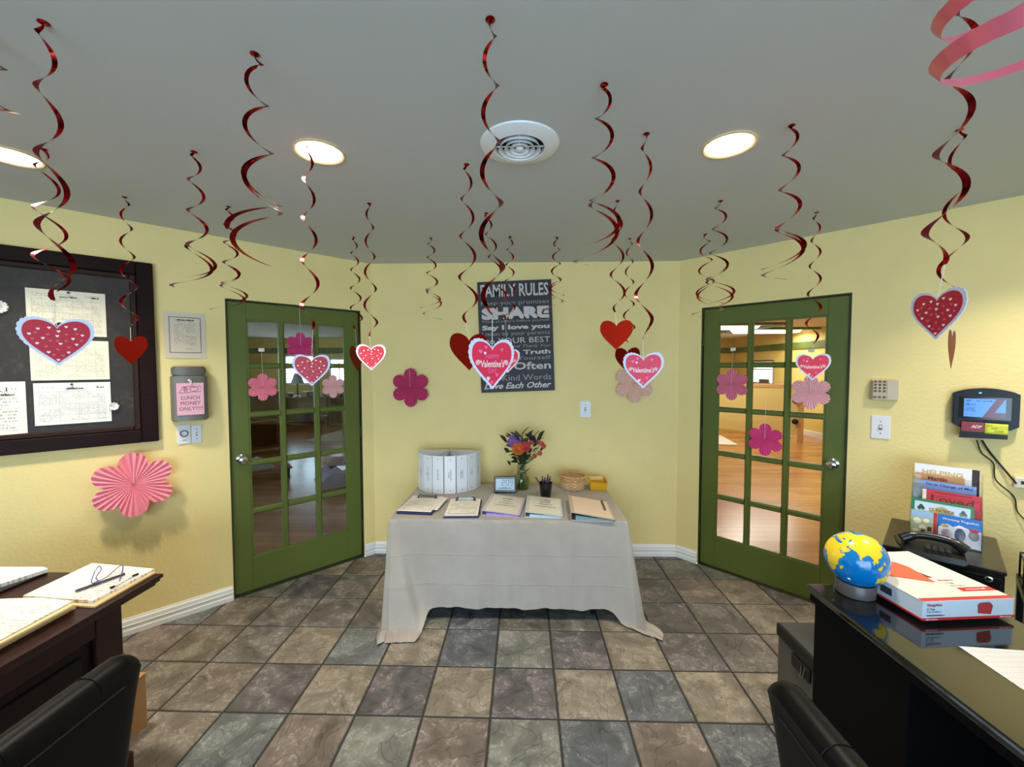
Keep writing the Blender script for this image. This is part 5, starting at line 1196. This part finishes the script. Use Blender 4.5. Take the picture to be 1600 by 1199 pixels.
# folder box on a grey tray
fl_ = on_z(1441, 976, ZD); tb = thing('folder_box', 'white and red file folder box on black desk beside the globe', 'box', (fl_.x, fl_.y, ZD+.012), R(5))
bw, bdp, bh = .315, .335, .062
m_bw = M('box_white', S(238, 232, 222), .4); m_bb = M('box_side', S(206, 222, 240), .4); m_br = M('box_red', S(206, 44, 46), .4)
b = nb(); bx(b, 0, bw, 0, bdp, .0, bh, .001); obj('carton', b, m_bb, tb)
b = nb(); bx(b, -.0012, bw+.0012, -.0012, bdp, bh, bh+.0015); tp = obj('lid', b, m_bw, tb)
b = nb(); bx(b, -.0016, bw+.0016, -.0018, -.0002, 0, .008); bx(b, -.0018, -.0002, -.001, bdp, 0, .006); obj('red_stripe', b, m_br, tb)
zt = bh+.0018
b = nb(); bx(b, 0, bw, 0, .016, zt, zt+.0003); bx(b, bw*.62, bw, .045, .068, zt, zt+.0003); st_ = obj('red_stripe', b, m_br, tb)
text('Staples', M('red_letter', S(170, 30, 44), .5), tp, (bw*.68, .115, zt+.0004), .055, .012, .012, flat=True); text('5 Tab', m_ink, tp, (bw*.655, .096, zt+.0004), .03, .009, .01, flat=True); text('File Folders', m_ink, tp, (bw*.70, .080, zt+.0004), .06, .007, 0, flat=True)
m_wl = M('white_letter', S(240, 226, 224), .5)
small_print(m_wl, tp, (bw*.80, .0565, zt+.0008), .07, .007, True)
text('Staples', M('red_letter'), tb, (.038, -.0022, bh*.80), .052, .012, .012); text('5 Tab', m_ink, tb, (.026, -.0022, bh*.60), .026, .007, .012); text('File Folders', m_ink, tb, (.037, -.0022, bh*.46), .048, .006, 0); small_print(m_ink, tb, (.042, -.0022, bh*.28), .06, .0045); small_print(m_wl, tb, (.03, -.0022, .004), .04, .004); small_print(m_wl, tb, (bw-.03, -.0022, .004), .04, .004)
b = nb(); bx(b, -.0016, -.0004, .10, .14, bh*.35, bh*.75); obj('barcode', b, M('barcode', S(60, 60, 66), .6, bump=None), tb)
b = nb(); add_prism(b, [(bw*.60, bh*.30), (bw*.74, bh*.22), (bw*.76, bh*.66), (bw*.74, bh*.80), (bw*.60, bh*.74)], -.0022, -.0012, 'XZ'); add_prism(b, [(bw*.58, bh*.72), (bw*.60, bh*.74), (bw*.62, bh*.84), (bw*.72, bh*.86), (bw*.74, bh*.80)], -.0022, -.0012, 'XZ'); obj('folder_picture', b, M('picture_red', S(176, 52, 58), .5), tb)
for k in range(3):
    b = nb(); dx = .012*k
    add_prism(b, [(-.0+.02+dx, bdp*.60-.022*k), (bw*.44+dx, bdp*.44-.022*k), (bw*.50+dx, bdp*.70-.012*k), (bw*.46+dx, bdp*.86-.02*k), (.02+dx, bdp*.93)], zt+.0004+.0004*k, zt+.0007+.0004*k, 'XY')
    obj('folder_picture', b, M('picture_orange_%d' % k, S(*[(206, 70, 50), (220, 84, 60), (236, 102, 72)][k]), .5), tp)
b = nb(); add_prism(b, [(bw*.46, bdp*.42), (bw*.60, bdp*.40), (bw*.54, bdp*.62)], zt+.0002, zt+.0005, 'XY'); obj('folder_picture', b, M('picture_shade', S(96, 52, 44), .5), tp)
# grey tray under the folder box
b = nb(); bx(b, .05, .34, .035, .28, 0, .0115, .001); tag(obj('paper_tray', b, M('grey_card', S(116, 108, 98), .6), None, (fl_.x, fl_.y, ZD-.001), R(5)), 'flat grey card box under the folder box', 'box')
def slab(name, label, cat, pxs, z, th, mat, group=None):
    P = [on_z(x, y, z+th) for x, y in pxs]; c = sum(P, Vector())/len(P); c.z = z
    b = nb(); add_prism(b, [(p.x-c.x, p.y-c.y) for p in P], 0, th, 'XY'); return tag(obj(name, b, mat, None, c), label, cat, group)
slab('grid_sheet', 'white gridded sheet on glossy black desk at right edge', 'paper', [(1498, 1010), (1660, 1021), (1770, 1150), (1612, 1087)], ZD-.0015, .001, print_mat('grid_print', S(226, 226, 228), S(110, 110, 118), .4, .4, 'XY', 55, (40, 40), 10, .95, 0.0))
# file box behind the desk
q = on_z(1213, 972, .36); fb = thing('file_box', 'grey file box with black lid behind the black desk', 'box', (q.x, max(q.y-.40, Y1d+.012), 0))
b = nb(); bx(b, .008, .31, .008, .37, 0, .30, .006); obj('body', b, M('grey_bin', S(92, 88, 84), .5), fb)
b = nb(); bx(b, 0, .318, 0, .378, .295, .36, .012, 2); ldd = obj('lid', b, M('bin_lid', S(22, 21, 22), .4), fb)
b = nb(); bx(b, -.002, .01, .14, .26, .235, .293, .004); lt_ = obj('latch', b, m_black, fb)
b = nb(); add_tube(b, [(-.004, .165, .29), (-.010, .165, .245), (-.010, .185, .235), (-.004, .185, .285)], .0025, 6); obj('clasp', b, m_chrome, lt_, smooth=True)

# ================================================================== LEFT DESK
dl = on_z(255, 896, ZD); xl, yl = dl.x, dl.y
ldk = thing('wood_desk', 'dark mahogany desk with papers at the left edge', 'desk', (xl, yl, 0))
m_mah = M('mahogany', S(42, 17, 14), .34, var=(8, .3, (1, 8, 1)), spec=.35); m_mahd = M('mahogany_panel', S(26, 10, 9), .5, var=(8, .3, (1, 1, 7)), spec=.25)
LW, LL = .80, 1.55
b = nb(); add_prism(b, [(0, ZD-.002), (.0, ZD-.014), (-.012, ZD-.022), (-.016, ZD-.032), (-.03, ZD-.038), (-.035, ZD-.05), (-LW, ZD-.05), (-LW, ZD-.002)], -LL, 0, 'XZ'); obj('desk_top', b, m_mah, ldk)
fx = -.085
b = nb(); bx(b, -LW+.06, fx-.012, -LL+.06, -.10, .06, ZD-.05); obj('carcass', b, m_mahd, ldk)
for y0, y1 in ((-.19, -.095), (-.80, -.70), (-LL+.055, -LL+.15)):
    b = nb(); bx(b, fx-.012, fx+.008, y0, y1, .10, ZD-.05, .004); obj('stile', b, m_mah, ldk)
for u0, u1 in ((.10, .19), (ZD-.14, ZD-.05)):
    for y0, y1 in ((-.70, -.19), (-LL+.15, -.80)): b = nb(); bx(b, fx-.012, fx+.007, y0, y1, u0, u1, .004); obj('rail', b, m_mah, ldk)
for y0, y1 in ((-.66, -.23), (-LL+.19, -.84)): b = nb(); bx(b, fx-.012, fx+.001, y0, y1, .23, ZD-.18, .006); obj('raised_panel', b, m_mahd, ldk)
b = nb(); bx(b, -LW+.05, fx+.022, -LL+.045, -.082, 0, .10, .008); obj('plinth', b, m_mah, ldk)
m_form = lambda i: print_mat('desk_form_%d' % i, S(238, 234, 226), S(120, 118, 128), .5, .5, 'XY', 70, None, 90, .5, .01)
slab('manila_folder', 'manila folder under the printed form with pen on mahogany desk', 'folder', [(26, 941), (148, 948), (243, 894), (143, 884)], ZD-.001, .006, M('manila', S(222, 190, 140), .7))
slab('printed_form', 'printed form on manila folder with pen and purple cord', 'paper', [(36, 931), (145, 939), (241, 889), (144, 880)], ZD+.0055, .010, m_form(1))
for k in range(4):
    slab('manila_folder', ['lowest', 'second lowest', 'third lowest', 'topmost'][k] + ' manila folder in the near stack on mahogany desk', 'folder', [(-60, 1050+2*k), (0, 1012-2*k), (119-k, 948-k), (60, 941), (-60, 945)], ZD-.001+.008*k, .0065, M('manila_%d' % (k % 2), S(*[(214, 176, 124), (230, 200, 152)][k % 2]), .7), 'manila folders in the near stack')
slab('printed_form', 'printed form on top of the near manila stack at left edge', 'paper', [(-60, 1042), (0, 1000), (114, 939), (60, 934), (-60, 938)], ZD+.031, .003, m_form(2))
slab('dark_folder', 'black clipboard under papers at the far left of mahogany desk', 'clipboard', [(-60, 944), (0, 925), (74, 894), (-60, 892)], ZD-.001, .008, m_black)
slab('printed_form', 'stack of white papers on black clipboard at far left', 'paper', [(-60, 934), (0, 913), (75, 889), (68, 886), (-60, 886)], ZD+.0075, .014, m_form(3))
# pen with purple cord, second pen
zf = ZD+.016
def dp(x, y, dz=0): return on_z(x, y, zf+dz)
pen = thing('pen', 'dark pen tied with purple cord lying on printed form', 'pen', dp(155, 906)); c0 = pen.location.copy()
b = nb(); add_tube(b, [dp(118, 924, .006)-c0, dp(195, 897, .006)-c0], .0048, 8); obj('barrel', b, M('pen_slate', S(62, 58, 78), .4), pen, smooth=True)
b = nb(); add_tube(b, spline([dp(150, 912, .008)-c0, dp(143, 910, .02)-c0, dp(148, 894, .03)-c0, dp(155, 885, .032)-c0, dp(158, 891, .025)-c0, dp(150, 903, .014)-c0, dp(157, 911, .01)-c0, dp(147, 911, .01)-c0, dp(165, 903, .01)-c0, dp(184, 887, .006)-c0, dp(192, 884, .006)-c0, dp(190, 897, .012)-c0, dp(187, 908, .004)-c0], 7), .0016, 6); obj('purple_cord', b, M('purple_cord', S(72, 58, 132), .6), pen, smooth=True)
pen = thing('pen', 'black and white pen lying along the desk edge on printed form', 'pen', dp(195, 908)); c0 = pen.location.copy()
b = nb(); add_tube(b, [dp(178, 917, .005)-c0, dp(206, 901, .005)-c0], .0035, 8); obj('barrel', b, m_white, pen, smooth=True)
b = nb(); add_tube(b, [dp(206, 901, .005)-c0, dp(216, 897, .005)-c0], .0042, 8); obj('cap', b, m_black, pen, smooth=True)
b = nb(); add_tube(b, [dp(172, 919, .005)-c0, dp(179, 916.5, .005)-c0], .0044, 8); obj('grip', b, m_black, pen, smooth=True)
# cardboard box behind the left desk
q = on_z(231, 1133, 0); cb_ = thing('cardboard_box', 'tan cardboard box on floor beyond the left chair', 'box', (q.x, q.y, 0), R(-4))
b = nb(); bx(b, -.30, 0, -.12, 0, 0, .235, .002); obj('carton', b, M('cardboard', S(164, 124, 80), .75, var=(14, .08)), cb_)
b = nb(); bx(b, -.302, .002, -.122, -.061, .235, .239); bx(b, -.302, .002, -.059, .002, .235, .239); obj('flap', b, M('cardboard'), cb_)

# ================================================================== CHAIRS
m_lea = M('black_leather', S(16, 15, 15), .34, bump=(240, .15, .001)); m_leb = M('black_leather_back', S(7, 7, 10), .42, bump=(300, .12, .001), spec=.14)
def chair(label, corner, face, Wc=.47):
    """corner: far top corner of the backrest; face=-1 faces -X, +1 faces +X"""
    rz = R(-90) if face < 0 else R(90)
    H_ = corner.z; 
    t = thing('leather_chair', label, 'chair', (corner.x+face*.24, corner.y-Wc/2, 0), rz, 'black leather side chairs')
    # local: front is -Y, backrest at y=+.24
    NP = 16; rr = .032; outl = []
    for i in range(NP): q_ = i/(NP-1); outl.append((.155+.075*q_, .40+(H_-.40-rr)*q_))
    yc, zc_ = outl[-1][0]-rr, H_-rr
    for i in range(1, 12): a_ = PI*i/12; outl.append((yc+rr*1.12*math.cos(a_), zc_+rr*math.sin(a_)))
    for i in range(NP): q_ = 1-i/(NP-1); outl.append((.155+.075*q_-2*rr*1.06+.012*math.sin(PI*q_), .40+(H_-.40-rr)*q_))
    rc = .05; b = nb(); secs = []
    xs = [-Wc/2+d for d in (0, .003, .010, .022, .04, .06)]; xs = xs+[0.]+[-x for x in xs[::-1]]
    for x in xs:
        d = max(0., abs(x)-(Wc/2-rc))/rc; kz = rc*(1-math.sqrt(max(0., 1-d*d))); ty = .45+.55*math.sqrt(max(0., 1-d**3))
        sec = []
        for (y, z) in outl:
            u = max(0., min(1., (z-(H_-.22))/.20)); ym = .155+.075*(z-.40)/(H_-.40)-rr
            sec.append(b.verts.new((x, ym+(y-ym)*ty, z-kz*u*u)))
        secs.append(sec)
    for p_, q_ in zip(secs, secs[1:]):
        for i in range(len(outl)): j_ = (i+1) % len(outl); b.faces.new((p_[i], p_[j_], q_[j_], q_[i]))
    b.faces.new(secs[0]); b.faces.new(secs[-1][::-1])
    br = obj('backrest', b, m_leb, t, smooth=True)
    for xx in (-Wc*.26, Wc*.10):
        b = nb(); add_tube(b, [(xx, yc+(rr*1.12+.0008)*math.cos(PI*(i/12)), zc_+(rr+.0008)*math.sin(PI*(i/12))) for i in range(13)], .0011, 5); obj('seam', b, m_leb, br, smooth=True)
    b = nb(); add_tube(b, [(-Wc/2+.05, .2235, H_-.068), (Wc/2-.05, .2235, H_-.068)], .003, 6); obj('piping', b, m_lea, br, smooth=True)
    b = nb(); bx(b, -Wc/2, Wc/2, -.20, .19, .38, .47, .025, 3); obj('seat', b, m_lea, t, smooth=True)
    for sx in (-1, 1):
        for y in (-.17, .20): b = nb(); add_prism(b, [(sx*(Wc/2-.04), y), (sx*(Wc/2-.002), y), (sx*(Wc/2-.002), y+.038), (sx*(Wc/2-.04), y+.038)], 0, .39, 'XY'); obj('leg', b, M('chair_leg', S(40, 22, 18), .4), t)
chair('black leather chair with its back to the viewer at lower left', on_z(233, 1008, .885), -1)
chair('black leather chair tucked towards the black desk at lower right', on_z(1186, 1046, .885), 1)

# ================================================================== HANGING SWIRLS WITH HEARTS
def foil_mat(name, c, rough=.2):
    m = bpy.data.materials.new(name); m.use_nodes = True; t = NT(m); bs = t.n['Principled BSDF']
    bs.inputs['Base Color'].default_value = c; bs.inputs['Metallic'].default_value = .45 if 'pink' in name else 1.0; bs.inputs['Roughness'].default_value = rough
    return m
m_foil = foil_mat('red_foil', S(158, 34, 34), .2); m_foilh = foil_mat('red_foil_heart', S(132, 26, 14), .5); m_foilp = foil_mat('pink_foil', S(255, 128, 150), .3)
def heart_pts(n=72, k=1.0):
    def bz(p, t): a, b_, c, d = p; u = 1-t; return tuple(u**3*a[i]+3*u*u*t*b_[i]+3*u*t*t*c[i]+t**3*d[i] for i in (0, 1))
    c1 = ((0, .27), (.07, .47), (.52, .60), (.52, .20)); c2 = ((.52, .20), (.52, -.06), (.20, -.28), (0, -.5))
    m_ = n//4; half = [bz(c1, i/m_) for i in range(m_)]+[bz(c2, i/m_) for i in range(m_)]
    full = half+[(0, -.5)]+[(-x, z) for x, z in half[:0:-1]]
    return [(x*k, z*k) for x, z in full]
def heart_prism(bm, pts, y0, y1, s): add_prism(bm, [(x*s, z*s) for x, z in pts], y0, y1, 'XZ')
m_lav = M('lavender_card', S(214, 218, 238), .6); m_redp = M('red_print', S(192, 30, 52), .5); m_pinkd = M('pink_dot', S(220, 92, 112), .5); m_wd = M('white_dot', S(246, 232, 232), .5); m_crim = M('crimson_print', S(224, 44, 78), .5); m_mauve = M('mauve_print', S(238, 110, 170), .5)
def make_heart(root, pos, size, yaw, kind, drop_from):
    """card heart hanging below a swirl: pos relative to root, size = height"""
    h = bpy.data.objects.new('heart_card', None) if False else None
    rot = Matrix.Rotation(yaw, 4, 'Z'); tf = Matrix.Translation(pos) @ rot
    def put(name, bm, mat, par): bmesh.ops.transform(bm, matrix=tf, verts=bm.verts); return obj(name, bm, mat, par)
    if kind == 'foil':
        b = nb(); heart_prism(b, heart_pts(), -.0006, .0006, size); base = put('foil_heart', b, m_foilh, root)
    else:
        n = 216; pts = []; hp0 = heart_pts(n, 1.0); n = len(hp0)
        for i, (x, z) in enumerate(hp0):
            r_ = .975+.045*abs(math.sin(i/n*PI*34))**.6
            pts.append((x*r_, z*r_))
        b = nb(); heart_prism(b, pts, -.0008, .0008, size); base = put('scalloped_heart', b, m_lav, root)
        for y0, y1 in ((-.0016, -.0009), (.0009, .0016)):
            b = nb(); heart_prism(b, [(x*.88, z*.88+.002) for x, z in heart_pts(72)], y0, y1, size); put('red_face', b, m_crim if kind != 'dots' else m_redp, base)
        hp = heart_pts(14)
        if kind == 'dots':
            bw_, bp_ = nb(), nb()
            wh = [(-.26, .24), (.02, .2), (.26, .26), (-.38, .13), (0.0, .10), (.36, .13), (-.2, .05), (.22, .05), (-.28, -.06), (.04, -.06), (.27, -.07), (-.13, -.24), (.15, -.24), (.0, -.40), (-.11, .27), (.13, .30)]
            pk = [(-.3, .16), (-.13, .13), (.13, .14), (.28, .16), (-.1, .0), (.12, .0), (-.16, -.12), (.16, -.13), (0, -.18), (-.06, -.30), (.07, -.31), (-.34, .03), (.34, .02), (.0, .0)]
            for bb, L_ in ((bw_, wh), (bp_, pk)):
                for cx_, cz_ in L_: add_prism(bb, [(size*(cx_*.96+x*.05), size*(cz_*.95+z*.05)) for x, z in hp], -.0022, -.0017, 'XZ')
            put('white_dots', bw_, m_wd, base); put('pink_dots', bp_, m_pinkd, base)
        else:
            bw_, bp_ = nb(), nb()
            for bb, L_ in ((bw_, [(-.17, .19, .07), (-.10, -.29, .09)]), (bp_, [(-.27, .22, .10), (-.15, .30, .08), (.22, .26, .08), (.10, -.22, .08), (-.02, -.36, .08)])):
                for cx_, cz_, s_ in L_: add_prism(bb, [(size*(cx_+x*s_*.8), size*(cz_+z*s_*.9)) for x, z in hp], -.0022, -.0017, 'XZ')
            put('white_hearts', bw_, m_wd, base); put('pink_hearts', bp_, m_mauve, base)
            def wr(s_, z_, w_, h_, m_, sh=0., bo=.01): text(s_, m_, base, (0, 0, 0), size*w_, size*h_, bo, sh, rot=tf @ Matrix.Translation((0, -.0023, size*z_)))
            if kind == 'happy': wr('HAPPY', .13, .30, .08, m_mauve); wr('DAY', -.14, .19, .085, m_mauve)
            wr("Valentine's", -.005, .54, .14, m_wd, .12, .012)
            for s_, cx_ in ((1, -.33), (-1, .32)):
                b = nb(); add_tube(b, [(size*(cx_+s_*.055*(1-i/26)*math.cos(i*.45)), -.0022, size*(.01+.055*(1-i/26)*math.sin(i*.45))) for i in range(24)], size*.009, 5); put('flourish', b, m_wd, base)
    top = Vector(pos)+Vector((0, 0, size*.30))
    b = nb(); add_tube(b, [tuple(drop_from), tuple(top)], .0008, 5); obj('thread', b, m_string, root)
def ribbon(bm, root_top, end, rmax, turns, phase, w0, w1, sgn=1, tail=0., extra=0., lean=.30, tight=False, end2=None):
    n = max(24, int(turns*24)); L_, R_ = [], []
    rt0, en0 = Vector(root_top), Vector(end)
    for i in range(n+1):
        s = i/n
        th = phase+sgn*(2*PI*turns*(s**.85))+extra*max(0., (s-.5)/.5)**1.5
        r_ = rmax*(.34+.66*s**.7)
        if s < .04: r_ *= s/.04
        if tail and s > .72: r_ *= 1+tail*((s-.72)/.28)**1.5
        if tight and s > .9: r_ *= 1-.75*((s-.9)/.1)
        ax = rt0.lerp(en0, s)
        if end2 is not None and s > .55: ax = ax+(Vector(end2)-en0)*((s-.55)/.45)**1.3
        rad = Vector((math.cos(th), math.sin(th), 0)); p = ax+rad*r_
        wd = w0+(w1-w0)*s
        if i == n: wd *= .55
        W = (rad+Vector((0, 0, lean*(1-(min(1., max(0., s-.6)/.2) if tail else 0.))))).normalized()
        L_.append(bm.verts.new(p-W*wd/2)); R_.append(bm.verts.new(p+W*wd/2))
    for i in range(n): bm.faces.new((L_[i], R_[i], R_[i+1], L_[i+1]))
    return (L_[-1].co+R_[-1].co)/2
def swirl(label, top, end, rpx, turns, phase=0., double=None, heart=None, sgn=1, mat=None, depth=None, w=(.010, .0135)):
    if depth is None: P = on_z(top[0], top[1], CEIL); D = depth_of(P)
    else:
        D = depth; P = at_depth(top[0], top[1], D); P.z = CEIL
    t = thing('hanging_swirl', label, 'hanging swirl', P, 0, 'red foil swirls hanging from the ceiling')
    E = at_depth(end[0]*.4+heart[0]*.6 if heart else end[0], end[1], D)-P; r_ = rpx/FPX*D
    b = nb(); add_lathe(b, [(.012, -.0004), (.012, -.002), (.008, -.004)], 14); obj('anchor', b, mat or m_foil, t, smooth=True)
    topv = Vector((0, 0, -.003))
    b = nb(); last = ribbon(b, topv, E, r_, turns, phase, w[0], w[1], sgn, .9 if double else 0., 0., .3, bool(heart)); o = obj('ribbon', b, mat or m_foil, t, smooth=True)
    if double:
        E2 = at_depth(double[0], double[1], D)-P
        b = nb(); ribbon(b, topv+Vector((0, 0, -.002)), E, r_*1.02, turns, phase, w[0]*.9, w[1], sgn, 1.1, 1.5*sgn, .3, False, E2); obj('ribbon', b, mat or m_foil, t, smooth=True)
    if heart:
        hx, hy, hh, ratio, kind = heart
        C = at_depth(hx, hy, D); C3 = C-P; yaw = math.atan2(-C.x, C.y)+(math.acos(min(1, ratio))*(1 if len(label) % 2 else -1))
        make_heart(t, C3, hh/FPX*D, yaw, kind, last)
SW = [
 ('red foil swirl cut by the left edge near the ceiling', (-16, 55), (-12, 190), 22, 2.2, 0, (-30, 200), None),
 ('big red swirl at far left carrying the large wide dotted heart', (68, 35), (90, 470), 20, 4.2, 2.6, None, (90, 533, 78, 1, 'dots')),
 ('red swirl under the left lamp, behind the large wide dotted heart', (68, 233), (86, 455), 22, 3.2, .6, None, (84, 523, 44, .6, 'foil')),
 ('thin red swirl with dark foil heart in front of the bulletin board', (195, 308), (203, 512), 11, 4.6, 2.9, None, (205, 547, 46, .8, 'foil')),
 ('double-tailed red swirl between bulletin board and left door, higher one', (303, 237), (312, 432), 15, 4.0, 3.0, (306, 455, .95), None),
 ('double-tailed red swirl ending over the left door top corner', (357, 323), (364, 470), 12, 5.0, 2.4, (360, 486, 1.04), None),
 ('large double-tailed red swirl left of the lamp near the left door', (398, 84), (408, 362), 24, 3.8, 2.2, (414, 405, .96), None),
 ('red swirl hanging across a lamp with dotted heart in front of left door', (481, 226), (483, 515), 13, 4.6, 3.0, None, (487, 578, 51, 1, 'dots')),
 ('thin red swirl with foil heart at the right edge of left door', (553, 371), (556, 515), 9, 5.2, 2.6, None, (558, 560, 40, .5, 'foil')),
 ('red swirl with bright small dotted heart right of left door', (577, 318), (579, 526), 10, 4.4, .4, None, (580, 558, 42, 1, 'dots')),
 ('double-tailed thin red swirl alone on back wall left of the sign', (673, 372), (676, 484), 10, 4.6, .2, (680, 502, 1.04), None),
 ('red swirl with plain orange-red foil heart left of the sign', (729, 257), (729, 505), 15, 4.2, 2.4, None, (733, 549, 60, .95, 'foil')),
 ('long central red swirl carrying the HAPPY Valentine\'s DAY heart', (766, 30), (769, 497), 19, 5.2, 2.8, None, (769, 568, 82, .82, 'happy')),
 ('thin red swirl with small Valentine heart peeking right of the central heart', (760, 333), (778, 500), 11, 4.6, 2.2, None, (793, 564, 38, .95, 'valentine')),
 ('thin plain red swirl in front of the sign\'s upper part', (797, 370), (796, 505), 9, 5.4, 2.8, None, None),
 ('double-tailed thin red swirl at the sign\'s right edge', (870, 371), (868, 470), 9, 4.4, .4, (866, 490, 1.02), None),
 ('large double-tailed red swirl right of the round vent', (944, 132), (940, 380), 21, 4.0, 2.7, (936, 424, 1.0), None),
 ('red swirl with plain dark red foil heart right of the sign', (965, 314), (966, 488), 12, 3.4, .5, None, (963, 523, 48, 1, 'foil')),
 ('thin red swirl with foil heart hidden behind the Valentine heart', (984, 373), (986, 535), 9, 5., 2.2, None, (980, 562, 40, .9, 'foil')),
 ('red swirl with striped tail carrying the pink Valentine\'s heart', (1010, 209), (1006, 530), 14, 4.2, .3, None, (1005, 578, 58, 1, 'valentine')),
 ('double-tailed red swirl left of the right door, taller one', (1126, 314), (1120, 470), 16, 4.2, .3, (1118, 492, 1.0), None),
 ('double-tailed red swirl left of the right door, lower one', (1102, 366), (1104, 478), 13, 3.6, 2.8, (1106, 498, 1.0), None),
 ('double-tailed red swirl over the right door nearest the right lamp', (1237, 196), (1230, 418), 18, 4.0, 2.7, (1228, 444, 1.02), None),
 ('thin red swirl with small red Valentine heart on right door', (1276, 332), (1270, 538), 10, 5., .6, None, (1270, 573, 43, 1, 'valentine')),
 ('red swirl with foil heart turned edge-on at far right', (1499, 203), (1486, 470), 17, 3.2, .4, None, (1487, 545, 62, .12, 'foil')),
 ('big red swirl at far right carrying the dotted heart', (1520, -70), (1476, 415), 22, 4.4, 2.6, None, (1464, 491, 80, .72, 'dots')),
]
for i, (lb, tp_, en, rp, tn, ph_, db, ht) in enumerate(SW): swirl(lb, tp_, en, rp, tn, ph_, db, ht, 1 if i % 3 else -1)
# close pink swirl: its wide last loop is all that shows
Cp = at_depth(1622, 46, .44); pt = thing('hanging_swirl', 'pink foil swirl close to the viewer in the top right corner', 'hanging swirl', (Cp.x, Cp.y, CEIL), 0, 'red foil swirls hanging from the ceiling')
b = nb(); add_lathe(b, [(.012, -.0004), (.012, -.002), (.008, -.004)], 14); obj('anchor', b, m_foilp, pt, smooth=True)
b = nb(); Lp, Rp = [], []; n = 110; drop_ = CEIL-Cp.z
for i in range(n+1):
    s = i/n; th = PI*.1+2*PI*3.6*s; r_ = .078*(.25+.75*min(1, s*1.7)); z = -.003-(drop_-.05)*min(1., s/.62)**.9-(.07*max(0., s-.62)/.38)
    rad = Vector((math.cos(th), math.sin(th), 0)); W = (rad*.55+Vector((0, 0, .83))).normalized(); p = rad*r_+Vector((0, 0, z)); wd = .011+.009*s
    Lp.append(b.verts.new(p-W*wd/2)); Rp.append(b.verts.new(p+W*wd/2))
for i in range(n): b.faces.new((Lp[i], Rp[i], Rp[i+1], Lp[i+1]))
obj('ribbon', b, m_foilp, pt, smooth=True)
